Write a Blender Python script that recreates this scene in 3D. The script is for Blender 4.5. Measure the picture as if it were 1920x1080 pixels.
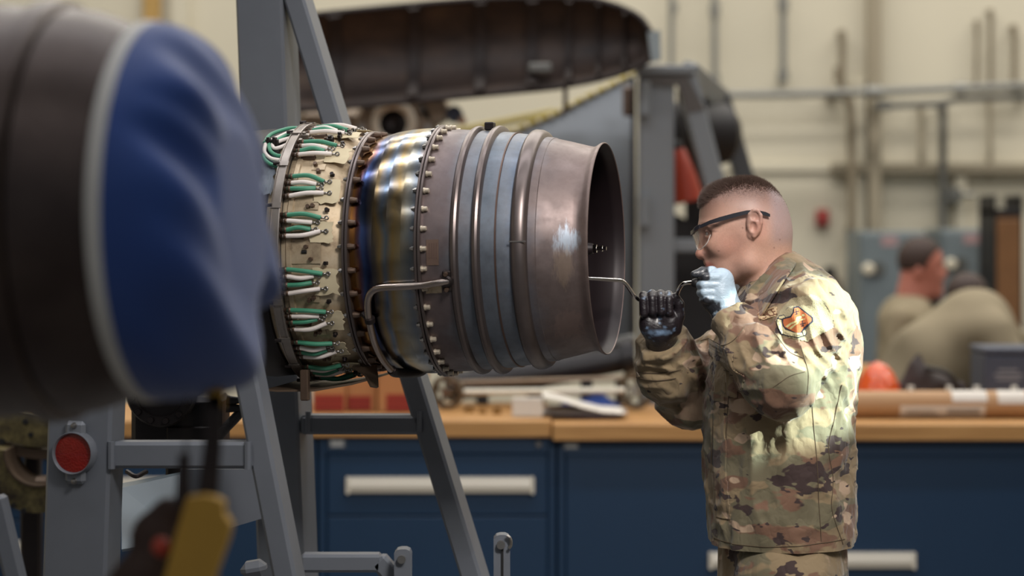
import bpy, bmesh, math, random
import numpy as np
from mathutils import Vector, Matrix
from mathutils.bvhtree import BVHTree

for o in list(bpy.data.objects): bpy.data.objects.remove(o)
S = bpy.context.scene
COL = S.collection
random.seed(7); RNG = np.random.default_rng(7)

# ------------------------------------------------------------------ camera
F = 85.0/36.0*1920.0          # focal length in pixels of the 1920 frame
CZ, HY = 1.55, 410.0          # lens height, image row of the horizon
cam = bpy.data.cameras.new('camera'); camo = bpy.data.objects.new('camera', cam); COL.objects.link(camo)
camo.location = (0, 0, CZ); camo.rotation_euler = (math.pi/2, 0, 0)
cam.lens = 85; cam.sensor_width = 36; cam.shift_y = -(540-HY)/1920.0
cam.clip_start = 0.1; cam.clip_end = 100
cam.dof.use_dof = True; cam.dof.focus_distance = 4.72; cam.dof.aperture_fstop = 2.3
S.camera = camo
def W(px, py, Y): return Vector(((px-960)/F*Y, Y, CZ+(HY-py)/F*Y))

# ------------------------------------------------------------------ world, lamps, exposure
def srgb(r, g, b):
    f = lambda c: c/12.92 if c <= 0.04045 else ((c+0.055)/1.055)**2.4
    return (f(r/255), f(g/255), f(b/255), 1)
world = bpy.data.worlds.new('world'); S.world = world; world.use_nodes = True
bg = world.node_tree.nodes['Background']; bg.inputs[0].default_value = (0.80, 0.90, 1.0, 1); bg.inputs[1].default_value = 0.20
def area(name, loc, sx, sy, power, col, rot=(0, 0, 0)):
    l = bpy.data.lights.new(name, 'AREA'); l.shape = 'RECTANGLE'; l.size = sx; l.size_y = sy; l.energy = power; l.color = col
    o = bpy.data.objects.new(name, l); COL.objects.link(o); o.location = loc; o.rotation_euler = rot
    return o
WARM = (1.0, 0.955, 0.885); NEUT = (0.98, 0.98, 1.0)
# rows of strip lamps under the hall ceiling, running left to right
area('strip_lamp', (0.5, 5.5, 6.3), 9, 0.30, 170, NEUT)
area('strip_lamp', (0.5, 3.1, 6.3), 9, 0.30, 80, NEUT)
area('strip_lamp', (0.5, -1.0, 6.3), 9, 0.22, 85, NEUT)
area('strip_lamp', (0.5, -5.6, 6.3), 9, 0.22, 75, NEUT)
area('strip_lamp', (1.5, 8.6, 6.3), 10, 0.5, 230, WARM)
area('strip_lamp', (2.0, 11.3, 6.3), 11, 0.6, 430, WARM)
fill_ = area('face_fill', (0.9, 2.25, 3.2), 0.7, 0.7, 13, (1.0, 0.95, 0.90), (W(1395, 480, 4.75)-Vector((0.9, 2.25, 3.2))).to_track_quat('-Z', 'Y').to_euler())  # added fill light that brightens the mechanic's face and jacket
fill_.data.spread = math.radians(64)
# a work lamp on the right that throws a hard pool of light on the mechanic's shoulder
sp = bpy.data.lights.new('work_lamp', 'SPOT'); sp.energy = 2500; sp.color = (0.80, 1.0, 0.93); sp.spot_size = math.radians(6.4); sp.spot_blend = 0.35; sp.shadow_soft_size = 0.02
spo = bpy.data.objects.new('work_lamp', sp); COL.objects.link(spo)
spo.location = (3.3, 3.55, 2.35)
spo.rotation_euler = (W(1548, 662, 4.68)-spo.location).to_track_quat('-Z', 'Y').to_euler()
S.view_settings.view_transform = 'Standard'; S.view_settings.look = 'None'
S.view_settings.exposure = -0.06; S.view_settings.gamma = 1.0; S.view_settings.use_curve_mapping = False

# ------------------------------------------------------------------ helpers: objects
WM = {}
def _reg(o, m): WM[o.name] = m
def thing(name, label, cat, loc=(0, 0, 0), mat=None, group=None):
    o = bpy.data.objects.new(name, None); COL.objects.link(o); o.empty_display_size = 0.05
    m = mat if mat is not None else Matrix.Translation(Vector(loc))
    o.matrix_world = m; _reg(o, m.copy())
    o['label'] = label; o['category'] = cat
    if group: o['group'] = group
    return o
def tag(o, label, cat, group=None):
    o['label'] = label; o['category'] = cat
    if group: o['group'] = group
    return o
def mkmesh(name, v, f, smooth=True, angle=None):
    me = bpy.data.meshes.new(name); me.from_pydata([tuple(p) for p in v], [], [tuple(int(i) for i in q) for q in f]); me.update()
    if smooth:
        me.polygons.foreach_set('use_smooth', [True]*len(me.polygons))
        if angle is not None: me.set_sharp_from_angle(angle=math.radians(angle))
    return me
def obj(name, vf, mat, parent=None, smooth=True, angle=35, local=False, struct=False, label=None):
    """one mesh object; vertices are world coordinates unless local"""
    v, f = vf
    if parent is not None and not local:
        inv = WM[parent.name].inverted(); v = [inv @ Vector(p) for p in v]
    me = mkmesh(name, v, f, smooth, angle); me.materials.append(mat)
    return link(name, me, parent, Matrix.Identity(4), struct, label)
def link(name, me, parent=None, m=None, struct=False, label=None):
    """link existing mesh data; m is the local matrix"""
    o = bpy.data.objects.new(name, me); COL.objects.link(o)
    m = m if m is not None else Matrix.Identity(4)
    if parent is not None:
        o.parent = parent; o.matrix_local = m; _reg(o, WM[parent.name] @ m)
    else:
        o.matrix_world = m; _reg(o, m.copy())
    if struct: o['kind'] = 'structure'
    if label: o['label'] = label
    return o

# ------------------------------------------------------------------ helpers: shapes (return verts, faces)
def cat_vf(*parts):
    V, Fc = [], []
    for v, f in parts:
        n = len(V); V += [tuple(p) for p in v]; Fc += [tuple(int(i)+n for i in q) for q in f]
    return V, Fc
def bm_vf(bm):
    bm.verts.index_update(); r = [tuple(v.co) for v in bm.verts], [[v.index for v in f.verts] for f in bm.faces]; bm.free(); return r
def box(x0, x1, y0, y1, z0, z1, bev=0.004):
    bm = bmesh.new(); bmesh.ops.create_cube(bm, size=1)
    for v in bm.verts: v.co = Vector(((x0+x1)/2+v.co.x*(x1-x0), (y0+y1)/2+v.co.y*(y1-y0), (z0+z1)/2+v.co.z*(z1-z0)))
    b = min(bev, 0.45*min(abs(x1-x0), abs(y1-y0), abs(z1-z0)))
    if b > 0: bmesh.ops.bevel(bm, geom=bm.edges[:], offset=b, segments=1, affect='EDGES')
    return bm_vf(bm)
def pbox(px0, px1, py0, py1, Y, dep, bev=0.004):
    a, b = W(px0, py0, Y), W(px1, py1, Y)
    return box(a.x, b.x, Y, Y+dep, b.z, a.z, bev)
def beam(p0, p1, w, h, up=(0, 1, 0), bev=0.006):
    """box beam from p0 to p1; h measured along 'up', w across"""
    p0, p1 = Vector(p0), Vector(p1); d = (p1-p0); L = d.length; d.normalize()
    u = Vector(up); u = (u-d*u.dot(d)).normalized(); s = d.cross(u)
    v, f = box(0, L, -w/2, w/2, -h/2, h/2, bev)
    return [tuple(p0+d*a+s*b+u*c) for a, b, c in v], f
def catmull(P, n=8):
    P = [Vector(p) for p in P]
    if len(P) < 3: return P
    Q = [P[0]*2-P[1]]+P+[P[-1]*2-P[-2]]; out = []
    for i in range(1, len(Q)-2):
        a, b, c, d = Q[i-1:i+3]
        for k in range(n):
            t = k/n; out.append(0.5*((2*b)+(c-a)*t+(2*a-5*b+4*c-d)*t*t+(3*b-a-3*c+d)*t**3))
    out.append(P[-1]); return out
def tube(P, r, seg=10, n=6, smooth=True, caps=True):
    """swept round tube; r a number or a list per control point"""
    C = catmull(P, n) if smooth and len(P) > 2 else [Vector(p) for p in P]
    R = [r]*len(C) if not isinstance(r, (list, tuple)) else list(np.interp(np.linspace(0, len(r)-1, len(C)), range(len(r)), r))
    V, Fc = [], []; nrm = None
    for i, c in enumerate(C):
        t = (C[min(i+1, len(C)-1)]-C[max(i-1, 0)]).normalized()
        if nrm is None: nrm = t.orthogonal().normalized()
        nrm = (nrm-t*nrm.dot(t)).normalized(); b = t.cross(nrm)
        for k in range(seg):
            a = 2*math.pi*k/seg; V.append(tuple(c+(nrm*math.cos(a)+b*math.sin(a))*R[i]))
    m = len(C)
    for i in range(m-1):
        for k in range(seg):
            k2 = (k+1) % seg; Fc.append((i*seg+k, i*seg+k2, (i+1)*seg+k2, (i+1)*seg+k))
    if caps:
        Fc.append(tuple(range(seg-1, -1, -1))); Fc.append(tuple((m-1)*seg+k for k in range(seg)))
    return V, Fc
def lathe(prof, seg=96, closed=False, a0=0.0, a1=2*math.pi):
    """profile [(x, r)] turned about the local X axis; angle 0 faces -Y, 90 deg is up"""
    V, Fc = [], []; full = abs(a1-a0-2*math.pi) < 1e-6; na = seg if full else seg+1
    for x, r in prof:
        for k in range(na):
            a = a0+(a1-a0)*k/seg; V.append((x, -r*math.cos(a), r*math.sin(a)))
    m = len(prof)
    for i in range(m if closed else m-1):
        j = (i+1) % m
        for k in range(seg):
            k2 = (k+1) % na if full else k+1
            Fc.append((i*na+k, i*na+k2, j*na+k2, j*na+k))
    return V, Fc
def xf(vf, M): return [tuple(M @ Vector(p)) for p in vf[0]], vf[1]
def cyl(p0, p1, r, seg=20, r2=None):
    return tube([p0, p1], [r, r if r2 is None else r2], seg=seg, smooth=False)
def plate(poly, Y, th, yfun=None):
    """extruded outline; poly in pixels at depth Y, thickness th away from the lens"""
    n = len(poly); A = [W(x, y, Y) for x, y in poly]
    if yfun: A = [Vector((a.x, a.y+yfun(p), a.z)) for a, p in zip(A, poly)]
    B = [Vector((a.x, a.y+th, a.z)) for a in A]
    Fc = [tuple(range(n)), tuple(range(2*n-1, n-1, -1))]+[(i, n+i, n+(i+1) % n, (i+1) % n) for i in range(n)]
    return [tuple(p) for p in A+B], Fc
def strip(A, B, th=0.003):
    """sheet between two rails of points with thickness"""
    A = [Vector(a) for a in A]; B = [Vector(b) for b in B]; n = len(A); V = []
    N = []
    for i in range(n):
        t = A[min(i+1, n-1)]-A[max(i-1, 0)]; nn = t.cross(B[i]-A[i])
        N.append(nn.normalized() if nn.length > 1e-9 else Vector((0, -1, 0)))
    for i in range(n): V += [A[i], B[i], A[i]+N[i]*th, B[i]+N[i]*th]
    Fc = []
    for i in range(n-1):
        a, b = 4*i, 4*i+4
        Fc += [(a, a+1, b+1, b), (a+2, b+2, b+3, a+3), (a, b, b+2, a+2), (a+1, a+3, b+3, b+1)]
    Fc += [(0, 2, 3, 1), (4*n-4, 4*n-3, 4*n-1, 4*n-2)]
    return [tuple(p) for p in V], Fc

# ------------------------------------------------------------------ helpers: sculpting with distance fields
class Field:
    def __init__(s, lo, hi, h):
        s.lo = np.array(lo, float); s.h = h
        n = np.ceil((np.array(hi)-s.lo)/h).astype(int)+1; s.n = n
        ax = [(s.lo[i]+np.arange(n[i])*h).astype(np.float32) for i in range(3)]
        s.X, s.Y, s.Z = ax[0][:, None, None], ax[1][None, :, None], ax[2][None, None, :]
        s.D = np.full(n, 1e3, np.float32)
    def sph(s, c, r, sc=(1, 1, 1)):
        r3 = [r*k for k in sc]
        q = np.sqrt(((s.X-c[0])/r3[0])**2+((s.Y-c[1])/r3[1])**2+((s.Z-c[2])/r3[2])**2)
        g = np.sqrt(((s.X-c[0])/r3[0]**2)**2+((s.Y-c[1])/r3[1]**2)**2+((s.Z-c[2])/r3[2]**2)**2)+1e-6
        return q*(q-1)/g
    def cone(s, a, b, ra, rb, ys=1.0):
        a, b = np.array(a, float), np.array(b, float); d = b-a; L2 = (d*d).sum()+1e-12
        px, py, pz = s.X-a[0], s.Y-a[1], s.Z-a[2]
        t = np.clip((px*d[0]+py*d[1]+pz*d[2])/L2, 0, 1)
        return np.sqrt((px-t*d[0])**2+((py-t*d[1])/ys)**2+(pz-t*d[2])**2)-(ra+(rb-ra)*t)
    def add(s, d, k=0.01):
        if k <= 0: s.D = np.minimum(s.D, d); return
        h = np.maximum(k-np.abs(s.D-d), 0)/k; s.D = np.minimum(s.D, d)-h*h*k*0.25
    def sub(s, d, k=0.005):
        d = -d; h = np.maximum(k-np.abs(s.D-d), 0)/k; s.D = np.maximum(s.D, d)+h*h*k*0.25
    def chain(s, pts, rad, k=0.004, ys=1.0):
        for i in range(len(pts)-1): s.add(s.cone(pts[i], pts[i+1], rad[i], rad[i+1], ys), k)
    def noise(s, cell, seed=0, sc=(1, 1, 1)):
        r = np.random.default_rng(seed); c = [cell*k for k in sc]
        n = [int(math.ceil((s.n[i]*s.h)/c[i]))+3 for i in range(3)]
        T = r.uniform(-1, 1, n).astype(np.float32); out = T
        for i in range(3):
            u = np.arange(s.n[i])*s.h/c[i]; i0 = u.astype(int); f = (u-i0).astype(np.float32); f = f*f*(3-2*f)
            sh = [1, 1, 1]; sh[i] = -1; f = f.reshape(sh)
            out = np.take(out, i0, axis=i)*(1-f)+np.take(out, i0+1, axis=i)*f
        return out
    def mesh(s):
        P, Q = s.mesh0(); lab = np.arange(len(P))
        while True:                       # keep the one connected surface
            m = lab[Q].min(1); new = lab.copy()
            for i in range(4): np.minimum.at(new, Q[:, i], m)
            new = new[new]
            if (new == lab).all(): break
            lab = new
        u, c = np.unique(lab, return_counts=True)
        if len(u) > 1:
            k = lab == u[c.argmax()]; ren = np.cumsum(k)-1; Q = ren[Q[k[Q[:, 0]]]]; P = P[k]
        return P, Q
    def mesh0(s):
        D = s.D; n = D.shape; sg = D < 0
        c = np.zeros((n[0]-1, n[1]-1, n[2]-1), np.int8)
        for i in (0, 1):
            for j in (0, 1):
                for k in (0, 1): c += sg[i:n[0]-1+i, j:n[1]-1+j, k:n[2]-1+k]
        act = (c > 0) & (c < 8); I = np.argwhere(act); idx = np.full(act.shape, -1, np.int64); idx[act] = np.arange(len(I))
        off = np.array([(i, j, k) for i in (0, 1) for j in (0, 1) for k in (0, 1)])
        val = np.stack([D[I[:, 0]+o[0], I[:, 1]+o[1], I[:, 2]+o[2]] for o in off], 1)
        P = np.zeros((len(I), 3)); cnt = np.zeros(len(I))
        for a in range(8):
            for b in range(a+1, 8):
                if abs(off[a]-off[b]).sum() != 1: continue
                va, vb = val[:, a], val[:, b]; m = (va < 0) != (vb < 0)
                t = np.where(m, va/np.where(m, va-vb, 1), 0)
                P += np.where(m[:, None], off[a]+(off[b]-off[a])*t[:, None], 0); cnt += m
        P = s.lo+(I+P/cnt[:, None])*s.h
        Q = []
        for ax in range(3):
            sl0 = [slice(None)]*3; sl1 = [slice(None)]*3; sl0[ax] = slice(0, -1); sl1[ax] = slice(1, None)
            A, B = sg[tuple(sl0)], sg[tuple(sl1)]
            e = np.argwhere(A != B); u, v = (ax+1) % 3, (ax+2) % 3
            e = e[(e[:, u] > 0) & (e[:, v] > 0) & (e[:, u] < n[u]-1) & (e[:, v] < n[v]-1)]
            if not len(e): continue
            def at(du, dv):
                q = e.copy(); q[:, u] -= du; q[:, v] -= dv; return idx[q[:, 0], q[:, 1], q[:, 2]]
            q = np.stack([at(1, 1), at(0, 1), at(0, 0), at(1, 0)], 1)
            ins = A[e[:, 0], e[:, 1], e[:, 2]]
            q[~ins] = q[~ins][:, ::-1]; Q.append(q)
        return P, np.concatenate(Q)
def relax(P, Q, n=2, f=0.5):
    """light smoothing of a sculpted mesh"""
    for _ in range(n):
        acc = np.zeros_like(P); cnt = np.zeros(len(P))
        for a, b in ((0, 1), (1, 2), (2, 3), (3, 0)):
            for i, j in ((a, b), (b, a)):
                np.add.at(acc, Q[:, i], P[Q[:, j]]); np.add.at(cnt, Q[:, i], 1)
        P = P*(1-f)+acc/np.maximum(cnt, 1)[:, None]*f
    return P
def paint(o, colors):
    me = o.data; at = me.color_attributes.new('Col', 'FLOAT_COLOR', 'POINT')
    at.data.foreach_set('color', np.concatenate([colors, np.ones((len(colors), 1))], 1).astype(np.float32).ravel())

# ------------------------------------------------------------------ helpers: materials
class NT:
    def __init__(s, name):
        s.m = bpy.data.materials.new(name); s.m.use_nodes = True; s.t = s.m.node_tree
        s.b = s.t.nodes['Principled BSDF']; s.c = None
    def n(s, typ, **kw):
        x = s.t.nodes.new(typ)
        for k, v in kw.items():
            if k.startswith('i_'):
                k = k[2:]; k = int(k) if k.isdigit() else k.replace('_', ' ')
                s.put(x.inputs[k], v)
            else: setattr(x, k, v)
        return x
    def put(s, sock, v):
        if hasattr(v, 'links'): s.t.links.new(v, sock)
        else: sock.default_value = v
    def coord(s):
        if s.c is None: s.c = s.n('ShaderNodeTexCoord').outputs['Object']
        return s.c
    def map(s, scale=(1, 1, 1), loc=(0, 0, 0), rot=(0, 0, 0)):
        return s.n('ShaderNodeMapping', i_Vector=s.coord(), i_Scale=scale, i_Location=loc, i_Rotation=rot).outputs[0]
    def noise(s, scale, detail=3, rough=0.55, vec=None, dist=0.0):
        return s.n('ShaderNodeTexNoise', i_Vector=vec if vec is not None else s.coord(), i_Scale=scale, i_Detail=detail, i_Roughness=rough, i_Distortion=dist).outputs['Fac']
    def ramp(s, fac, stops, interp='LINEAR'):
        r = s.n('ShaderNodeValToRGB', i_Fac=fac); r.color_ramp.interpolation = interp
        e = r.color_ramp.elements
        while len(e) < len(stops): e.new(0.5)
        for k, (p, c) in enumerate(stops):
            e[k].position = p; e[k].color = c if len(c) == 4 else (*c, 1)
        return r.outputs[0]
    def step(s, fac, a, b): return s.ramp(fac, [(a, (0, 0, 0)), (b, (1, 1, 1))])
    def mix(s, fac, a, b, mode='MIX'):
        x = s.n('ShaderNodeMix', data_type='RGBA', blend_type=mode)
        s.put(x.inputs['Factor'], fac); s.put(x.inputs['A'], a); s.put(x.inputs['B'], b); return x.outputs['Result']
    def math(s, op, a, b=0.0):
        x = s.n('ShaderNodeMath', operation=op); s.put(x.inputs[0], a); s.put(x.inputs[1], b); return x.outputs[0]
    def xyz(s, vec=None):
        return s.n('ShaderNodeSeparateXYZ', i_Vector=vec if vec is not None else s.coord()).outputs
    def bump(s, h, strength=0.3, dist=0.002):
        s.put(s.b.inputs['Normal'], s.n('ShaderNodeBump', i_Height=h, i_Strength=strength, i_Distance=dist).outputs[0])
    def done(s, col=None, rough=0.5, metal=0.0, **kw):
        if col is not None: s.put(s.b.inputs['Base Color'], col)
        s.put(s.b.inputs['Roughness'], rough); s.put(s.b.inputs['Metallic'], metal)
        for k, v in kw.items(): s.put(s.b.inputs[k.replace('_', ' ')], v)
        return s.m
def mul(c, k): return (min(c[0]*k, 1), min(c[1]*k, 1), min(c[2]*k, 1), 1)
def M(name, rgb, rough=0.5, metal=0.0, var=0.15, scale=25, bump=0.0, bscale=200, **kw):
    n = NT(name); c = srgb(*rgb)
    col = n.mix(n.noise(scale, 5, 0.6), mul(c, 1-var), mul(c, 1+var))
    if bump > 0: n.bump(n.noise(bscale, 3), bump, 0.002)
    return n.done(col, rough, metal, **kw)
MT = {}
def mt(name, *a, **k):
    if name not in MT: MT[name] = M(name, *a, **k)
    return MT[name]

# ================================================================== the hall
grey = M('painted_grey_steel', (104, 108, 116), 0.42, 0.0, 0.10, 14, 0.05, 90)
steel = mt('bare_steel', (150, 146, 142), 0.32, 0.9, 0.12, 40)
chrome = mt('chrome', (205, 200, 196), 0.12, 1.0, 0.03, 40)
darksteel = mt('dark_steel', (52, 46, 46), 0.42, 0.7, 0.25, 40)
black = mt('black_rubber', (22, 20, 21), 0.55, 0.0, 0.2, 60)
wallm = mt('cream_wall_paint', (204, 197, 177), 0.8, 0.0, 0.05, 1.2)
floorm = mt('sealed_concrete', (96, 93, 90), 0.35, 0.0, 0.2, 2.0, 0.05, 30)
ceilm = mt('ceiling_deck', (120, 118, 112), 0.8, 0.0, 0.05, 2)
WY = 13.2
XL, XR, YF = -7.0, 9.0, -9.0
obj('floor', box(XL, XR, YF, WY, -0.1, 0, 0), floorm, smooth=False, struct=True)
obj('wall_back', box(XL, XR, WY, WY+0.2, 0, 7, 0), wallm, smooth=False, struct=True)
obj('wall_left', box(XL-0.2, XL, YF, WY, 0, 7, 0), wallm, smooth=False, struct=True)
obj('wall_right', box(XR, XR+0.2, YF, WY, 0, 7, 0), wallm, smooth=False, struct=True)
obj('ceiling', box(XL, XR, YF, WY, 7, 7.2, 0), ceilm, smooth=False, struct=True)
colm = mt('painted_column', (150, 140, 120), 0.75, 0, 0.08, 3)
k = 0
for (x0, x1, y0, y1, dep, m) in [(1629, 1652, -700, 1400, 0.10, colm), (1602, 1622, 150, 1400, 0.05, wallm), (1792, 1812, 330, 1400, 0.06, wallm),
                                 (1560, 2900, 306, 324, 0.09, colm), (1340, 1560, 304, 322, 0.02, wallm), (268, 300, -700, 1400, 0.05, mt('ochre_paint', (176, 142, 82), 0.7)), (320, 352, -700, 1400, 0.07, wallm)]:
    k += 1; y1 = min(y1, 410+CZ*F/WY-1)
    obj('trim_%d' % k, pbox(x0, x1, y0, y1, WY-dep, dep, 0.003), m, struct=True)

# conduits on the back wall
galv = mt('galvanised_conduit', (140, 140, 136), 0.45, 0.5, 0.1, 10)
dkc = mt('dull_brown_conduit', (128, 117, 98), 0.6, 0.1, 0.1, 10)
def conduit(pts, rpx, m, label, Y=WY-0.16, couplings=()):
    P = [W(x, y, Y) for x, y in pts]; r = rpx*Y/F
    t = thing('conduit', label, 'pipe', tuple(P[0])); obj('pipe', tube(P, r, 10, 5), m, t)
    for q in (P[0], P[-1]):
        if q.z < 3.2: obj('wall_strap', box(q.x-r*0.7, q.x+r*0.7, Y, WY-0.001, q.z-r*0.7, q.z+r*0.7, 0.002), m, t)
    for (x, y, dx, dy) in couplings:
        obj('coupling', cyl(W(x-dx, y-dy, Y), W(x+dx, y+dy, Y), r*1.5, 14), m, t)
    return t
conduit([(1320, 179), (1600, 173), (1930, 160)], 7.5, galv, 'long pale horizontal conduit crossing the cream wall above the mechanic', WY-0.25, [(1640, 172, 14, 0), (1800, 166, 10, 0)])
conduit([(1645, 199), (1760, 194), (1800, 186), (1930, 180)], 6.5, galv, 'shorter horizontal conduit just below the long one on the right', WY-0.2, [(1655, 198, 14, 0)])
conduit([(1560, 177), (1582, 180), (1594, 200), (1597, 250), (1598, 430)], 8.5, dkc, 'brown conduit that bends down from the long horizontal pipe', WY-0.14)
conduit([(1468, -200), (1468, 150)], 7, galv, 'vertical conduit dropping onto the long pipe above the mechanic\'s head', WY-0.1, [(1468, 8, 0, 12), (1468, 142, 0, 10)])
conduit([(1340, -200), (1340, 170)], 6.5, galv, 'vertical conduit on the wall just right of the grey stand', WY-0.1, [(1340, 20, 0, 12), (1340, 150, 0, 10)])
conduit([(1262, -200), (1258, 130)], 5.5, galv, 'thin vertical conduit behind the tip of the dark cowling', WY-0.1, [(1262, 15, 0, 10)])
conduit([(1579, 60), (1579, 168)], 7, dkc, 'short brown stub pipe rising from the bend of the long pipe', WY-0.1, [(1574, 140, 0, 14)])
conduit([(1768, 195), (1768, 450)], 7.5, mt('dark_conduit', (88, 88, 84), 0.6, 0.2), 'dark vertical conduit running down past the junction box', WY-0.1)
conduit([(1858, 20), (1858, 160)], 5, dkc, 'left one of three thin brown pipes at the upper right', WY-0.08)
conduit([(1832, 40), (1830, 160)], 4, dkc, 'faintest thin pipe at the upper right, left of the other brown pipes', WY-0.06)
conduit([(1902, 50), (1902, 160)], 6, dkc, 'rightmost thin brown pipe at the upper right', WY-0.08)
for (x, w, h0, h1, lb) in [(1728, 6, 200, 320, 'pale thin pipe between the wall column and the dark conduit'), (1856, 5, 190, 330, 'pale thin pipe right of the dark conduit below the second horizontal one')]:
    conduit([(x, h0), (x, h1)], w, colm, lb, WY-0.06)
t = thing('junction_box', 'small dark junction box on the dark vertical conduit', 'box', tuple(W(1787, 366, WY-0.14)))
obj('housing', pbox(1777, 1804, 352, 380, WY-0.13, 0.128, 0.008), mt('dark_conduit', (88, 88, 84)), t)
obj('outlet_pipe', cyl(W(1804, 365, WY-0.1), W(1826, 365, WY-0.1), 0.012), galv, t)
redp = mt('red_paint', (142, 46, 44), 0.45, 0, 0.1, 20)
t = thing('fire_alarm', 'small red fire alarm on the cream wall behind the mechanic\'s head', 'alarm', tuple(W(1543, 409, WY)))
obj('base_plate', pbox(1531, 1555, 393, 425, WY-0.05, 0.05, 0.008), redp, t)
obj('sounder', xf(lathe([(0, 0.0001), (0, 0.028), (0.012, 0.034), (0.03, 0.034)], 24), Matrix.Translation(W(1543, 409, WY-0.075)) @ Matrix.Rotation(math.pi/2, 4, 'Z')), redp, t)
t = thing('fire_extinguisher', 'dark bottle on the wall just behind the mechanic\'s shoulder', 'extinguisher', tuple(W(1578, 560, WY-0.2)))
obj('bottle', xf(lathe([(-0.3, 0.0001), (-0.3, 0.06), (0.0, 0.062), (0.06, 0.05), (0.09, 0.022), (0.12, 0.02)], 24), Matrix.Translation(W(1558, 545, WY-0.064)) @ Matrix.Rotation(-math.pi/2, 4, 'Y')), mt('dull_brown_paint', (120, 104, 92), 0.5), t)
obj('valve_head', pbox(1547, 1567, 500, 522, WY-0.15, 0.05, 0.008), black, t)

# lockers
lockm = mt('locker_blue_grey', (110, 120, 124), 0.5, 0, 0.06, 8)
def locker(x0, x1, ytop, knobx, knoby, labx, laby, label):
    Y = WY-0.65; a = W(x0, ytop, Y); b = W(x1, ytop, Y)
    t = thing('locker', label, 'cabinet', (a.x, Y, 0), group='grey lockers by the back wall')
    obj('body', box(a.x, b.x, Y+0.012, Y+0.5, 0, a.z, 0.006), lockm, t)
    d = obj('door', box(a.x+0.012, b.x-0.012, Y-0.008, Y+0.011, 0.05, a.z-0.015, 0.004), lockm, t)
    p = W(knobx, knoby, Y); Rm = Matrix.Rotation(math.pi/2, 4, 'Z')
    obj('knob', xf(lathe([(-0.045, 0.0001), (-0.045, 0.02), (-0.03, 0.03), (-0.005, 0.032)], 20), Matrix.Translation((p.x-0.012, Y, p.z)) @ Rm), mt('cream_plastic', (214, 205, 184), 0.4), d)
    obj('knob_shadow', xf(lathe([(-0.008, 0.0001), (-0.008, 0.04), (0.004, 0.04)], 20), Matrix.Translation((p.x+0.035, Y-0.008, p.z)) @ Rm), mt('dark_conduit', (88, 88, 84)), d)  # dark disc laid on the door as the knob's shadow
    obj('sticker', pbox(labx-15, labx+15, laby-9, laby+9, Y-0.0095, 0.001, 0), mt('pink_sticker', (168, 138, 138), 0.6), d)
locker(1612, 1737, 434, 1632, 505, 1668, 452, 'grey-blue locker left of the standing man\'s head')
locker(1766, 1864, 430, 1786, 496, 1822, 448, 'grey-blue locker right of the standing man\'s head')
# brown wooden cabinet at the right edge
Y = 12.0; a, b = W(1864, 392, Y), W(1918, 392, Y)
t = thing('wooden_cabinet', 'tall brown wooden cabinet at the right edge behind the men', 'cabinet', (a.x, Y, 0))
wood_d = mt('brown_wood', (122, 84, 50), 0.5, 0, 0.25, 9)
obj('body', box(a.x+0.012, b.x-0.012, Y+0.015, Y+0.4, 0, a.z-0.03, 0.004), wood_d, t)
obj('frame_post', box(a.x, a.x+0.012, Y, Y+0.4, 0, a.z+0.07, 0.003), black, t)
obj('frame_post', box(b.x-0.012, b.x, Y, Y+0.4, 0, a.z+0.07, 0.003), black, t)
obj('top', box(a.x, b.x, Y, Y+0.4, a.z-0.03, a.z+0.002, 0.003), black, t)
obj('door', box(a.x+0.013, b.x-0.013, Y-0.004, Y+0.013, 0.05, a.z-0.05, 0.003), wood_d, t)

# ================================================================== the bench row
BY = 7.62; BZ = 0.905; BD = 0.78
n = NT('butcher_block')
v = n.map((1.2, 14, 40)); c = n.noise(3, 4, 0.6, v)
woodm = n.done(n.ramp(c, [(0.25, srgb(150, 104, 56)), (0.55, srgb(186, 138, 82)), (0.8, srgb(208, 162, 104))]), 0.42)
bluep = mt('dark_blue_paint', (13, 47, 76), 0.45, 0, 0.06, 6)
blued = mt('dark_blue_recess', (14, 40, 66), 0.5, 0, 0.06, 6)
handm = mt('cream_handle', (222, 214, 198), 0.4, 0, 0.03, 6)
def worktop(x0, x1, zt, label, yo=0.0):
    a, b = W(x0, 0, BY).x, W(x1, 0, BY).x
    t = thing('worktop', label, 'worktop', (a, BY, zt), group='wooden bench tops')
    nst = 5
    for i in range(nst):
        y0 = BY+yo+(BD)*i/nst; y1 = BY+yo+BD*(i+1)/nst-0.002
        obj('plank', box(a, b, y0, y1, zt-0.053, zt, 0.004), woodm, t)
worktop(-420, 1034, BZ+0.008, 'left butcher-block bench top running behind the engine stand')
worktop(1036, 2300, BZ, 'right butcher-block bench top behind the mechanic', -0.03)
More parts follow.
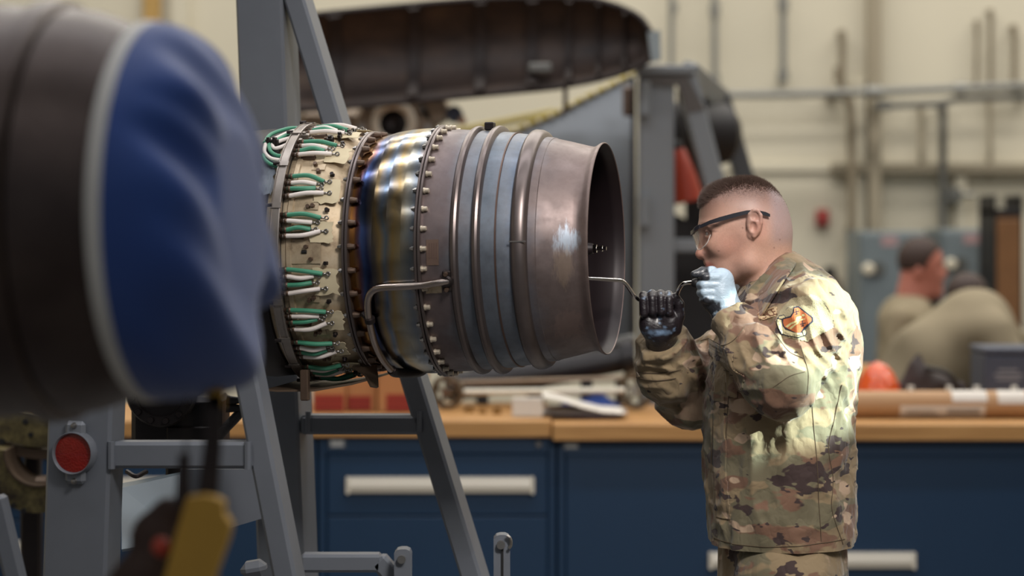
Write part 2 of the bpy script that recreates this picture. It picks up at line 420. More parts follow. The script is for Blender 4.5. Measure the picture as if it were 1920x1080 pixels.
def cabinet(x0, x1, label, rows, zt, Y=BY+0.03, lab=None, lock=None):
    a, b = W(x0, 0, Y).x, W(x1, 0, Y).x
    t = thing('drawer_cabinet', label, 'cabinet', (a, Y, 0), group='blue drawer cabinets under the bench')
    obj('body', box(a, b, Y+0.018, Y+0.66, 0.10, zt, 0.003), bluep, t)
    obj('frame_stile', box(a, a+0.022, Y, Y+0.018, 0.10, zt, 0.002), bluep, t)
    obj('frame_stile', box(b-0.022, b, Y, Y+0.018, 0.10, zt, 0.002), bluep, t)
    obj('head_rail', box(a+0.023, b-0.023, Y, Y+0.018, zt-0.052, zt, 0.002), bluep, t)
    obj('plinth', box(a+0.01, b-0.01, Y+0.05, Y+0.6, 0.0, 0.10, 0.002), black, t)
    for (zt_, zb_, hx0, hx1, hy0, hy1) in rows:
        d = obj('drawer', box(a+0.026, b-0.026, Y+0.004, Y+0.017, zb_, zt_, 0.003), bluep, t)
        if hx0 is None: continue
        p0, p1 = W(hx0, hy0, Y), W(hx1, hy1, Y); h = p0.z-p1.z
        prof = [(Y+0.004, p1.z), (Y-0.018, p1.z+0.004), (Y-0.026, p1.z+h*0.45), (Y-0.020, p0.z-0.003), (Y+0.004, p0.z)]
        V = [(p0.x+0.012, y, z) for y, z in prof]+[(p1.x-0.012, y, z) for y, z in prof]; m = len(prof)
        obj('handle', (V, [tuple(range(m)), tuple(range(2*m-1, m-1, -1))]+[(i, i+m, (i+1) % m+m, (i+1) % m) for i in range(m)]), handm, d, angle=20)
        for xx in ((p0.x, p0.x+0.012), (p1.x-0.012, p1.x)):
            obj('handle_cap', box(xx[0], xx[1], Y-0.027, Y+0.003, p1.z-0.002, p0.z+0.002, 0.004), handm, d)
    if lab:
        p0, p1 = W(lab[0], lab[1], Y), W(lab[2], lab[3], Y)
        l = obj('label_holder', box(p0.x, p1.x, Y-0.004, Y+0.002, p1.z, p0.z, 0.001), mt('grey_plastic', (92, 98, 106), 0.4), t)
        obj('label_card', box(p0.x+0.006, p1.x-0.006, Y-0.0055, Y-0.003, p1.z+0.005, p0.z-0.006, 0), mt('pale_card', (176, 178, 178), 0.6), l)
    if lock:
        p = W(lock[0], lock[1], Y)
        obj('lock', xf(lathe([(-0.012, 0.0001), (-0.012, 0.008), (-0.004, 0.011), (0.0, 0.011)], 16), Matrix.Translation((p.x, Y, p.z)) @ Matrix.Rotation(math.pi/2, 4, 'Z')), steel, t)
def zrow(py): return W(0, py, BY+0.03).z
ztl, ztr = BZ+0.008-0.0535, BZ-0.0535
cabinet(-345, 118, 'blue drawer cabinet at the far left behind the red reflector post', [(zrow(870), zrow(975), -300, 72, 897, 925), (zrow(978), zrow(1100), -300, 73, 1014, 1042), (zrow(1103), 0.11, None, 0, 0, 0)], ztl)
cabinet(122, 594, 'blue drawer cabinet mostly hidden behind the near stand legs', [(zrow(850), zrow(966), 180, 532, 895, 925), (zrow(969), 0.11, None, 0, 0, 0)], ztl)
cabinet(598, 1042, 'blue drawer cabinet with cream handle seen between the stand posts', [(zrow(852), zrow(966), 649, 1002, 894, 925), (zrow(969), 0.11, 649, 1002, 1110, 1140)], ztl, lab=(617, 822, 648, 840), lock=(1010, 833))
cabinet(1046, 2000, 'wide dark-blue cabinet under the bench behind the mechanic', [(zrow(854), 0.11, 1328, 1716, 1035, 1066)], ztr, lab=(1056, 827, 1086, 843))

# things on the bench
def bz(px): return BZ+0.008 if px < 1035 else BZ
card = mt('cardboard', (172, 120, 76), 0.75, 0, 0.08, 10)
cardred = mt('red_print', (150, 48, 34), 0.7, 0, 0.08, 12)
cardred2 = mt('dark_red_print', (118, 36, 28), 0.7, 0, 0.08, 12)
def carton(x0, x1, ytop, Y, reds, label, dep=0.2):
    a, b = W(x0, ytop, Y), W(x1, ytop, Y)
    t = thing('cardboard_carton', label, 'box', (a.x, Y, BZ+0.008), group='red printed cartons on the bench')
    obj('carton_body', box(a.x, b.x, Y, Y+dep, BZ+0.0085, a.z, 0.003), card, t)
    obj('lid_flap', box(a.x+0.002, b.x-0.002, Y+0.001, Y+dep/2, a.z, a.z+0.004, 0.001), card, t)
    for (rx0, rx1, ry0, ry1) in reds:
        p0, p1 = W(rx0, ry0, Y), W(rx1, ry1, Y); q = obj('red_panel', box(p0.x, p1.x, Y-0.0018, Y-0.0003, max(p1.z, BZ+0.012), p0.z, 0), cardred, t, smooth=False)
        for s_ in range(3):
            zz = p0.z-(p0.z-max(p1.z, BZ+0.012))*(s_+0.75)/3.2; obj('stripe', box(p0.x+0.003, p1.x-0.003, Y-0.003, Y-0.0017, zz-0.003, zz+0.003, 0), cardred2, q, smooth=False)
carton(586, 648, 690, 7.95, [(589, 645, 740, 776)], 'leftmost of the red printed cartons beside the dark post')
carton(650, 706, 694, 7.98, [(652, 696, 742, 776)], 'middle red printed carton under the engine')
carton(708, 800, 686, 7.94, [(724, 796, 739, 776)], 'widest red printed carton just left of the spoked wheel')
carton(590, 800, 640, 8.2, [], 'plain brown carton standing behind the red printed ones', 0.18)

# trolley axle with two spoked wheels lying on the bench
rust = mt('brown_cast_iron', (96, 82, 64), 0.55, 0.3, 0.25, 30)
t = thing('wheel_axle', 'pair of small spoked wheels on a pale axle lying on the bench', 'wheels', tuple(W(1000, 740, 8.1)))
obj('axle', cyl(W(862, 735, 8.1), W(1172, 732, 8.12), 0.011, 14), mt('pale_metal_rod', (214, 208, 192), 0.35, 0.3), t)
def spoked(px, py, Y, rpx):
    r = rpx*Y/F; c = W(px, py, Y); Rm = Matrix.Translation(c) @ Matrix.Rotation(math.pi/2-0.35, 4, 'Z')
    w = obj('wheel', xf(lathe([(-0.014, r*0.74), (-0.014, r*0.97), (0, r), (0.014, r*0.97), (0.014, r*0.74)], 40, True), Rm), rust, t)
    obj('hub', xf(lathe([(-0.022, 0.0001), (-0.022, r*0.24), (0.022, r*0.24), (0.022, 0.0001)], 24), Rm), steel, w)
    for i in range(5):
        a = 2*math.pi*i/5+0.3; d = Vector((0, -math.cos(a), math.sin(a)))
        v = beam(d*r*0.2, d*r*0.78, 0.012, 0.014, (1, 0, 0), 0.002); obj('spoke', xf(v, Rm), rust, w)
spoked(839, 735, 8.1, 32); spoked(1193, 731, 8.12, 36)
# binder and papers
t = thing('open_binder', 'pale ring binder lying open on the bench below the exhaust', 'binder', tuple(W(1060, 787, 7.72)))
paper = mt('white_paper', (214, 208, 198), 0.7, 0, 0.03, 8)
b0 = BZ+0.0105
def sl(p, Y, z): q = W(p, 0, Y); return Vector((q.x, Y, z))
obj('spine', box(W(960, 0, 7.74).x, W(1018, 0, 7.74).x, 7.735, 7.755, b0, b0+0.062, 0.003), paper, t)
A = [sl(1018, 7.745, b0+0.060), sl(1050, 7.745, b0+0.050), sl(1090, 7.745, b0+0.028), sl(1130, 7.745, b0+0.012), sl(1170, 7.745, b0+0.008)]
obj('cover', strip(A, [p+Vector((0, 0.25, 0)) for p in A], 0.004), paper, t)
A = [sl(1014, 7.75, b0+0.003), sl(1060, 7.74, b0+0.006), sl(1110, 7.74, b0+0.005), sl(1166, 7.74, b0+0.002)]
for i in range(3):
    Aq = [p+Vector((0.01*i, 0.01*i, 0.003+0.006*i*(1-j/4))) for j, p in enumerate(A)]
    obj('page', strip(Aq, [p+Vector((0, 0.22, 0)) for p in Aq], 0.0012), mt('grey_page', (150, 140, 132), 0.7), t)
# blue rag
f = Field(W(1040, 780, 8.0), W(1185, 720, 8.24)+Vector((0, 0.1, 0)), 0.007)
nz = f.noise(0.05, 3); f.add(f.sph(W(1105, 764, 8.14), 0.03, (3.6, 2.2, 1.0)), 0); f.add(f.sph(W(1130, 762, 8.14), 0.035, (1.5, 1.5, 1.0)), 0.02); f.D = f.D+nz*0.012
f.D = np.maximum(f.D, BZ+0.004-f.Z+0*f.D)
P, Q = f.mesh(); tag(obj('blue_rag', (P, Q), mt('blue_cloth', (34, 62, 130), 0.8, 0, 0.2, 30)), 'crumpled blue rag behind the open binder on the bench', 'cloth')
# long dark assembly with slanted tube behind the wheels
t = thing('shaft_assembly', 'long dark machined shaft lying behind the spoked wheels', 'machine part', tuple(W(1000, 720, 8.25)))
obj('shaft', tube([W(835, 726, 8.3), W(1010, 700, 8.3), W(1190, 668, 8.3)], [0.05, 0.05, 0.045], 18), mt('oily_dark_metal', (44, 42, 44), 0.4, 0.5, 0.3, 20), t)
obj('upper_tube', tube([W(880, 690, 8.3), W(1030, 672, 8.3), W(1190, 634, 8.3)], 0.017, 12), mt('dull_grey_metal', (108, 108, 106), 0.45, 0.4), t)
obj('tie_rod', cyl(W(835, 718, 8.18), W(1190, 708, 8.18), 0.007, 10), mt('brown_cast_iron2', (140, 122, 104), 0.4, 0.5), t)
for x in (905, 1010, 1100, 1165):
    obj('support_foot', box(W(x, 0, 8.3).x-0.02, W(x, 0, 8.3).x+0.02, 8.27, 8.33, BZ+0.0085, BZ+0.09, 0.004), black, t)
obj('end_flange', cyl(W(1165, 671, 8.3), W(1188, 667, 8.3), 0.07, 24), mt('oily_dark_metal', (44, 42, 44)), t)
# small parts on the bench
for i, (x, Yq, rr, hh, lb) in enumerate([(880, 7.95, 0.018, 0.02, 'small brass-coloured fitting left of the binder nearest the wheel'), (905, 7.9, 0.013, 0.016, 'tiny metal fitting on the bench between wheel and binder'), (932, 7.88, 0.015, 0.022, 'small pale fitting touching the left side of the binder')]):
    a = W(x, 0, Yq).x
    tag(obj('pipe_fitting', xf(lathe([(0, 0.0001), (0, rr), (hh*0.5, rr), (hh*0.5, rr*0.7), (hh, rr*0.7), (hh, 0.0001)], 12), Matrix.Translation((a, Yq, BZ+0.0085)) @ Matrix.Rotation(-math.pi/2, 4, 'Y')), mt('brass', (160, 128, 80), 0.35, 0.8)), lb, 'fitting')
# cardboard mailing tube with labels
Yt = 7.82; rt = 25.5*Yt/F; zc = BZ+rt+0.001; xa, xb = W(1585, 0, Yt).x, W(1990, 0, Yt).x
t = thing('mailing_tube', 'brown cardboard mailing tube with white labels on the bench', 'tube', (xa, Yt, BZ))
kraft = mt('kraft_tube', (176, 136, 96), 0.6, 0, 0.06, 6)
obj('tube', xf(lathe([(xa, rt*0.9), (xa, rt), (xb, rt), (xb, rt*0.9)], 40, True), Matrix.Translation((0, Yt, zc))), kraft, t)
obj('end_cap', xf(lathe([(xa+0.004, 0.0001), (xa+0.004, rt*0.9)], 40), Matrix.Translation((0, Yt, zc))), mt('white_plastic', (220, 216, 206), 0.4), t)
lab = mt('label_paper', (214, 206, 196), 0.5, 0, 0.03)
def tlabel(x0, x1, a0, a1):
    p, q = W(x0, 0, Yt-rt).x, W(x1, 0, Yt-rt).x
    l = obj('paper_label', xf(lathe([(p, rt+0.0008), (q, rt+0.0008)], 10, False, math.radians(a0), math.radians(a1)), Matrix.Translation((0, Yt, zc))), lab, t)
    return l
tlabel(1688, 1848, -58, -2); l = tlabel(1786, 1852, 14, 86); tlabel(1872, 1925, 6, 86)
for (x0, x1, a0, a1) in ((1700, 1760, -48, -38), (1700, 1752, -30, -22), (1776, 1838, -40, -16)):
    p, q = W(x0, 0, Yt-rt).x, W(x1, 0, Yt-rt).x
    obj('print_block', xf(lathe([(p, rt+0.0015), (q, rt+0.0015)], 6, False, math.radians(a0), math.radians(a1)), Matrix.Translation((0, Yt, zc))), mt('grey_ink', (150, 142, 136), 0.6), l)
for x in (1708, 1780, 1832, 1902):
    obj('tape_tab', box(W(x-6, 0, Yt).x, W(x+5, 0, Yt).x, Yt-0.004, Yt+0.004, zc+rt-0.002, zc+rt+0.016, 0.001), mt('white_plastic', (220, 216, 206)), t)
# orange bumpy bundle
f = Field(W(1590, 745, 8.1)-Vector((0, 0.12, 0)), W(1712, 650, 8.1)+Vector((0, 0.14, 0)), 0.005)
c = W(1648, 738, 8.1); f.add(f.sph((c.x, 8.12, BZ+0.005), 0.075, (1.05, 1.2, 2.1)), 0)
bump = np.sin((f.X+0.3*f.Z)*170)*np.sin((f.Z-0.2*f.X)*170)*np.sin(f.Y*150)
f.D = f.D-0.006*bump; f.D = np.maximum(f.D, BZ+0.002-f.Z+0*f.D); P, Q = f.mesh()
tag(obj('orange_bundle', (P, Q), mt('glossy_orange_plastic', (226, 92, 36), 0.12, 0, 0.1, 20, Coat_Weight=0.6)), 'glossy orange knobbly dome behind the mailing tube', 'bundle')
# dark bag
f = Field(W(1660, 745, 8.2)-Vector((0, 0.12, 0)), W(1825, 650, 8.2)+Vector((0, 0.14, 0)), 0.007)
f.add(f.cone(W(1722, 688, 8.2), W(1722, 730, 8.2), 0.022, 0.06), 0); f.add(f.cone(W(1730, 712, 8.2), W(1790, 735, 8.2), 0.045, 0.04), 0.03); f.add(f.cone(W(1690, 735, 8.2), W(1722, 725, 8.2), 0.03, 0.05), 0.03)
f.add(f.cone(W(1722, 668, 8.2), W(1722, 690, 8.2), 0.009, 0.02), 0.03)
f.D = f.D+f.noise(0.04, 5)*0.008; f.D = np.maximum(f.D, BZ+0.002-f.Z+0*f.D); P, Q = f.mesh()
t = thing('dark_bag', 'dark brown peaked cloth bag beside the orange dome', 'bag', tuple(W(1722, 735, 8.2)))
obj('bag_body', (P, Q), mt('dark_brown_cloth', (48, 36, 34), 0.7, 0, 0.2, 40), t)
obj('strap', tube([W(1735, 690, 8.15), W(1775, 700, 8.13), W(1805, 735, 8.13)], 0.009, 8), black, t)
# blue-grey case
a, b = W(1846, 652, 8.15), W(1950, 652, 8.15)
t = thing('equipment_case', 'dark blue-grey case with pale lettering at the right edge', 'case', (a.x, 8.15, BZ))
obj('case_body', box(a.x, b.x, 8.15, 8.4, BZ+0.001, a.z-0.025, 0.006), mt('slate_blue_plastic', (66, 72, 88), 0.5), t)
obj('case_lid', box(a.x-0.003, b.x+0.003, 8.147, 8.403, a.z-0.023, a.z, 0.006), mt('slate_blue_plastic', (66, 72, 88)), t)
for (x0, x1, y) in ((1872, 1908, 694), (1864, 1918, 703), (1868, 1914, 711)):
    p0, p1 = W(x0, y-2.2, 8.148), W(x1, y+2.2, 8.148); obj('print_line', box(p0.x, p1.x, 8.1485, 8.1498, p1.z, p0.z, 0), mt('grey_ink2', (128, 130, 138), 0.6), t)

# ================================================================== far stand, cowlings
FY = 8.95
t = thing('far_engine_stand', 'grey steel stand with sloping legs behind the mechanic holding the dark cowling', 'stand', (W(1230, 0, FY).x, FY, 0))
g2 = mt('far_grey_steel', (122, 126, 130), 0.45, 0, 0.06, 6)
def bm2(p0, p1, w, h, name='leg', m=None, par=None): return obj(name, beam(p0, p1, w, h), m or g2, par or t)
def toz(p, q, z=0.0):
    """extend the line p>q down to height z"""
    p, q = Vector(p), Vector(q); k = (z-p.z)/(q.z-p.z); return p+(q-p)*k
pw = 66*FY/F
bm2(W(1230, 132, FY), Vector((W(1230, 0, FY).x, FY, 0)), pw, 0.12, 'post')
bm2(W(1283, 132, FY-0.02), toz(W(1283, 132, FY-0.02), W(1335, 330, FY-0.02)), 0.075, 0.10)
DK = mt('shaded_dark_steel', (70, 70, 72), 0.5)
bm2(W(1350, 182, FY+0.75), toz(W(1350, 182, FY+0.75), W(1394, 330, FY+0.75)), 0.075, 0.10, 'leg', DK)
obj('dark_infill', plate([(1286, 172), (1350, 192), (1362, 290), (1345, 300), (1350, 480), (1286, 480)], FY+0.55, 0.03), mt('dull_black', (26, 22, 24), 0.6, 0, 0.2), t)  # dark sheet added to fill the stand's black interior
obj('cap_plate', box(W(1192, 0, FY).x, W(1300, 0, FY).x, FY-0.09, FY+0.08, W(0, 142, FY).z, W(0, 124, FY).z, 0.006), g2, t)
obj('cap_beam', beam(W(1290, 138, FY), W(1352, 190, FY+0.8), 0.09, 0.06), g2, t)
obj('bracket', plate([(1200, 143), (1290, 143), (1322, 205), (1290, 212), (1272, 160), (1200, 158)], FY-0.075, 0.01), mt('dark_brown_steel', (86, 80, 76), 0.5), t)
obj('cross_bar', beam(W(1255, 460, FY), W(1400, 462, FY), 0.05, 0.05), g2, t)
for (y0, y1) in ((152, 216), (368, 424)):
    obj('hinge_barrel', cyl(W(1207, y0, FY-0.085), W(1207, y1, FY-0.085), 0.024, 18), g2, t)
obj('rear_panel', plate([(1262, 400), (1420, 470), (1420, 760), (1262, 760)], FY+0.5, 0.03), mt('dull_black', (26, 22, 24), 0.6, 0, 0.2), t)  # black sheet standing in for the stand's dark interior
obj('side_tank', xf(lathe([(-0.16, 0.0001), (-0.16, 0.08), (-0.12, 0.12), (0.12, 0.12), (0.16, 0.08), (0.16, 0.0001)], 28), Matrix.Translation(W(1305, 250, FY+0.45)) @ Matrix.Rotation(0.4, 4, 'Z')), mt('dull_black', (26, 22, 24)), t)
t2 = thing('orange_nozzle_cover', 'orange-red cone-shaped cover hanging inside the far stand', 'cover', tuple(W(1283, 390, FY+0.3)))
obj('cone_shell', xf(lathe([(-0.10, 0.055), (-0.095, 0.058), (0.0, 0.045), (0.10, 0.022), (0.105, 0.018)], 28), Matrix.Translation(W(1283, 330, FY+0.2)) @ Matrix.Rotation(-math.pi/2-0.18, 4, 'Y')), mt('orange_red', (160, 52, 26), 0.5), t2)
obj('cone_tip', xf(lathe([(0.105, 0.02), (0.13, 0.016), (0.14, 0.0001)], 20), Matrix.Translation(W(1283, 330, FY+0.2)) @ Matrix.Rotation(-math.pi/2-0.18, 4, 'Y')), black, t2)
obj('hang_cord', cyl(W(1277, 262, FY+0.2), W(1272, 170, FY+0.2), 0.006, 8), black, t2)

# dark curved cowling
CY = 8.75
top = [(520, 36), (600, 24), (760, 8), (900, -4), (1040, -8), (1120, -2), (1165, 12), (1200, 30), (1220, 58), (1228, 92)]
bot = [(520, 206), (600, 203), (760, 190), (900, 176), (1040, 163), (1120, 148), (1165, 136), (1200, 122), (1220, 110), (1228, 98)]
def cowl_pt(i, v, off=0.0):
    i0 = min(int(i), len(top)-2); u = i-i0
    tx = [top[i0][k]*(1-u)+top[i0+1][k]*u for k in (0, 1)]; bx = [bot[i0][k]*(1-u)+bot[i0+1][k]*u for k in (0, 1)]
    x = tx[0]*(1-v)+bx[0]*v; y = tx[1]*(1-v)+bx[1]*v
    h = (bx[1]-tx[1])*CY/F; bow = 0.42*h*math.sin(math.pi*(0.12+v*0.8))
    p = W(x, y, CY); return Vector((p.x, CY+bow-off, p.z))
t = thing('engine_cowling', 'long dark sooty curved cowling resting on the far grey stand', 'cowling', tuple(W(1200, 130, CY)))
n = NT('sooty_brown_metal'); c = n.noise(5, 6, 0.65, n.map((1, 1, 2.5)))
soot = n.done(n.ramp(c, [(0.3, srgb(34, 24, 22)), (0.6, srgb(66, 50, 42)), (0.85, srgb(96, 76, 56))]), 0.55, 0.2)
nu, nv = 46, 18; V = []; Fc = []
for s_ in (0, 1):
    for i in range(nu+1):
        for j in range(nv+1): V.append(tuple(cowl_pt(i*(len(top)-1)/nu, j/nv, -0.012*s_)))
m = (nu+1)*(nv+1)
for i in range(nu):
    for j in range(nv):
        a = i*(nv+1)+j; q = (a, a+1, a+nv+2, a+nv+1); Fc += [q, tuple(m+k for k in q[::-1])]
for j in range(nv): a = nu*(nv+1)+j; Fc.append((a, a+1, m+a+1, m+a)); Fc.append((m+j, m+j+1, j+1, j))
for i in range(nu):
    a = i*(nv+1); b = a+nv+1; Fc.append((a, b, m+b, m+a)); Fc.append((m+a+nv, m+b+nv, b+nv, a+nv))
obj('shell', (V, Fc), soot, t)
for iu in (1.15, 2.1, 3.0, 3.7, 4.35, 5.1, 6.3):
    A = [cowl_pt(iu-0.07, v/14, 0.001) for v in range(15)]; B = [cowl_pt(iu+0.07, v/14, 0.001) for v in range(15)]
    obj('rib', strip(A, B, 0.028), mt('dark_rib', (40, 30, 28), 0.6, 0.2, 0.2, 20), t)
for v_, nm in ((0.0, 'edge_strip'), (1.0, 'edge_strip')):
    obj(nm, tube([cowl_pt(i*(len(top)-1)/20, v_) for i in range(21)], 0.012, 8, 2), mt('dark_rib', (40, 30, 28)), t)
obj('latch', pbox(990, 1035, 118, 136, CY+0.02, 0.03, 0.006), mt('dull_grey_metal', (108, 108, 106)), t)
obj('end_bracket', plate([(1215, 60), (1238, 56), (1240, 112), (1222, 116)], CY-0.02, 0.05), mt('pale_blue_steel', (150, 160, 164), 0.45), t)
obj('hanger', cyl(W(1060, 160, CY), W(1060, 215, CY), 0.009, 10), soot, t)
# grey sheet-metal cowling panel with yellow primed edge
t = thing('grey_cowling_panel', 'big curved grey cowling panel with yellowish riveted edge behind the exhaust', 'cowling', (W(1100, 0, 9.1).x, 9.1, 0.6))
edge = [(880, 268), (960, 246), (1040, 214), (1100, 182), (1150, 157), (1196, 132)]
V = []; Fc = []; ne = 30; nv = 10
ex = np.linspace(880, 1196, ne); ey = np.interp(ex, [e[0] for e in edge], [e[1] for e in edge])
for th in (0, 0.02):
    for i in range(ne):
        for j in range(nv+1):
            v_ = j/nv; p = W(ex[i], ey[i]*(1-v_)+(690)*v_, 9.1); V.append((p.x, 9.1+th+0.22*(1-math.sin(math.pi*(0.08+0.85*v_)))+0.1*((ex[i]-1040)/160)**2, p.z))
m = ne*(nv+1)
for i in range(ne-1):
    for j in range(nv):
        a = i*(nv+1)+j; q = (a, a+1, a+nv+2, a+nv+1); Fc += [q, tuple(m+k for k in q[::-1])]
for i in range(ne-1): a = i*(nv+1); b = a+nv+1; Fc.append((a, b, m+b, m+a))
for j in range(nv): a = (ne-1)*(nv+1)+j; Fc.append((a, a+1, m+a+1, m+a))
obj('skin', (V, Fc), mt('blue_grey_sheet', (128, 134, 142), 0.45, 0.1, 0.06, 4), t)
yel = mt('yellow_primer', (176, 158, 84), 0.6, 0, 0.3, 60)
rail = [Vector(V[i*(nv+1)]) for i in range(ne)]
obj('edge_flange', tube([p+Vector((0, -0.005, 0.006)) for p in rail], 0.011, 8, 1), yel, t)
rv = mkmesh('rivet', *lathe([(-0.012, 0.0001), (-0.012, 0.007), (0, 0.009)], 10)); rv.materials.append(mt('pale_metal_rod', (214, 208, 192)))
ti = WM[t.name].inverted()
for i in range(2, ne, 2):
    p = rail[i]+Vector((0, -0.016, 0.004)); link('rivet', rv, t, ti @ Matrix.Translation(p) @ Matrix.Rotation(math.pi/2, 4, 'Z'))
obj('hinge_pad', pbox(1168, 1192, 160, 218, 9.12, 0.04, 0.01), mt('brown_bracket', (112, 92, 80), 0.5), t)
obj('stiffener', plate([(1184, 150), (1192, 146), (1192, 690), (1184, 690)], 9.08, 0.03), darksteel, t)
obj('prop_leg', beam(W(1000, 690, 9.3), Vector((W(1000, 0, 9.3).x, 9.3, 0)), 0.05, 0.05), darksteel, t)
# far gearbox with round pale ring
GY = 9.0
t = thing('far_gearbox', 'brownish round engine gearbox with a pale ring under the dark cowling', 'gearbox', tuple(W(740, 240, GY)))
gb = mt('brown_alloy', (140, 124, 108), 0.5, 0.3, 0.3, 25); RZ = Matrix.Rotation(math.pi/2, 4, 'Z')
def face(px, py, Y, prof, mat, name, s=28): return obj(name, xf(lathe([(x, r*Y/F) for x, r in prof], s), Matrix.Translation(W(px, py, Y)) @ RZ), mat, t)
face(740, 240, GY, [(0.0, 0.01), (0.0, 70), (0.05, 78), (0.25, 80), (0.26, 0.01)], gb, 'housing', 40)
face(738, 232, GY-0.02, [(-0.03, 26), (-0.035, 34), (-0.03, 42), (0.03, 44), (0.03, 26)], mt('pale_ring', (216, 206, 192), 0.45, 0.3, 0.15, 30), 'ring', 36)
face(738, 232, GY-0.02, [(-0.02, 0.01), (-0.025, 12), (-0.01, 16), (-0.005, 27)], darksteel, 'bearing_seat')
face(815, 205, GY+0.05, [(-0.05, 0.01), (-0.05, 24), (0.1, 30), (0.1, 0.01)], gb, 'boss')
face(852, 214, GY, [(-0.05, 0.01), (-0.05, 15), (0.08, 16), (0.08, 0.01)], mt('navy_cap', (34, 40, 62), 0.5), 'cap')
face(866, 226, GY-0.02, [(-0.03, 0.01), (-0.03, 8), (0.05, 8)], mt('tan_plug', (180, 146, 122), 0.5), 'plug')
obj('side_casing', box(W(555, 0, GY).x, W(700, 0, GY).x, GY+0.05, GY+0.3, W(0, 300, GY).z, W(0, 200, GY).z, 0.03), gb, t)
for a in range(10):
    p = W(740+62*math.cos(a*0.63), 240+62*math.sin(a*0.63), GY); obj('bolt', cyl(p+Vector((0, -0.02, 0)), p+Vector((0, 0.01, 0)), 0.012, 8), steel, t)
obj('pedestal', box(W(700, 0, GY).x, W(780, 0, GY).x, GY+0.05, GY+0.25, 0, W(0, 300, GY).z, 0.01), darksteel, t)
t = thing('yellow_primed_rail', 'yellowish primed rail in front of the pale wall left of the grey panel', 'rail', tuple(W(960, 240, 10.2)))
obj('rail_bar', beam(W(850, 248, 10.2), W(1040, 210, 10.2), 0.03, 0.05), yel, t)
obj('rail_leg', beam(W(900, 240, 10.24), Vector((W(900, 0, 10.24).x, 10.24, 0)), 0.04, 0.04), darksteel, t)
obj('rail_leg', beam(W(1010, 218, 10.24), Vector((W(1010, 0, 10.24).x, 10.24, 0)), 0.04, 0.04), darksteel, t)

# second table behind, for the men
t = thing('rear_work_table', 'wooden-topped table the two men lean over behind the bench', 'table', (W(1780, 0, 9.9).x, 9.9, 0))
a, b = W(1560, 0, 9.5).x, W(2080, 0, 9.5).x
obj('table_top', box(a, b, 9.45, 10.15, 0.90, 0.94, 0.004), woodm, t)
for x in (a+0.05, b-0.05):
    for y in (9.5, 10.1): obj('leg', box(x-0.03, x+0.03, y-0.03, y+0.03, 0, 0.899, 0.004), bluep, t)
obj('apron', box(a+0.02, b-0.02, 9.47, 9.49, 0.78, 0.899, 0.003), bluep, t)

# ---- men in the background
skin_b = mt('ruddy_skin', (178, 112, 96), 0.55, 0, 0.1, 20)
shirt = mt('tan_shirt_cloth', (138, 126, 102), 0.85, 0, 0.08, 10)
trou = mt('tan_trouser_cloth', (104, 94, 76), 0.85, 0, 0.08, 10)
hairb = mt('dark_hair', (58, 42, 36), 0.7, 0, 0.2, 60)
def cut(f, zmax): f.D = np.maximum(f.D, f.Z-zmax+0*f.D)
Ya = 10.75
q = lambda x, y, d=0.0: W(x, y, Ya+d)
t = thing('person', 'person in tan shirt standing in profile behind the bent one, looking right', 'person', (q(1700, 0).x, Ya, 0))
f = Field(q(1655, 600, -0.16), q(1810, 430, 0.16), 0.009); s = Ya/F
f.add(f.sph(q(1728, 490), 40*s, (1.0, 0.8, 1.05)), 0); f.add(f.sph(q(1744, 515), 30*s, (0.85, 0.8, 1.2)), 0.02); f.add(f.sph(q(1738, 545), 22*s, (1, 0.9, 0.8)), 0.02)
f.add(f.sph(q(1770, 515), 6*s), 0.012); f.add(f.cone(q(1764, 497), q(1771, 513), 4*s, 6*s), 0.01); f.add(f.sph(q(1763, 533), 6*s), 0.015); f.add(f.sph(q(1758, 550), 11*s), 0.02)
f.sub(f.sph(q(1765, 502, -0.03), 6*s), 0.01); f.add(f.sph(q(1722, 510, -0.075), 9*s, (0.8, 0.5, 1.4)), 0.006)
f.add(f.cone(q(1715, 520), q(1705, 590), 27*s, 32*s), 0.02); P, Q = f.mesh(); obj('body', (relax(P, Q), Q), skin_b, t)
f = Field(q(1660, 510, -0.16), q(1790, 430, 0.16), 0.009); f.add(f.sph(q(1725, 486), 43*s, (1.0, 0.82, 1.02)), 0); f.sub(f.sph(q(1768, 520), 44*s, (0.95, 2, 1.2)), 0.01); f.D = np.maximum(f.D, (q(0, 515).z-0.6*(f.X-q(1690, 0).x))-f.Z+0*f.D); P, Q = f.mesh(); obj('hair', (relax(P, Q), Q), hairb, t)
f = Field(Vector((q(1560, 0).x, Ya-0.38, 0.75)), Vector((q(1850, 0).x, Ya+0.38, q(0, 545).z)), 0.014)
f.add(f.cone(q(1702, 602), q(1698, 740), 52*s, 58*s, 1.45), 0); f.add(f.cone(q(1702, 580), q(1698, 600), 30*s, 45*s, 1.2), 0.05)
for d in (-0.22, 0.22):
    f.add(f.cone(q(1690, 600, d), q(1672, 700, d*1.1), 30*s, 26*s), 0.03); f.add(f.cone(q(1672, 700, d*1.1), q(1770, 745, d*0.8), 26*s, 20*s), 0.02)
f.D = f.D+f.noise(0.08, 2)*0.01; P, Q = f.mesh(); obj('shirt', (relax(P, Q), Q), shirt, t)
f = Field(Vector((q(1600, 0).x, Ya-0.3, 0.05)), Vector((q(1800, 0).x, Ya+0.3, 0.95)), 0.016)
x0 = q(1698, 0).x
f.add(f.cone((x0, Ya, 0.92), (x0, Ya, 0.85), 0.13, 0.14, 1.3), 0)
for d in (-0.1, 0.1): f.add(f.cone((x0, Ya+d, 0.85), (x0, Ya+d, 0.1), 0.1, 0.07), 0.03)
P, Q = f.mesh(); obj('trousers', (relax(P, Q), Q), trou, t)
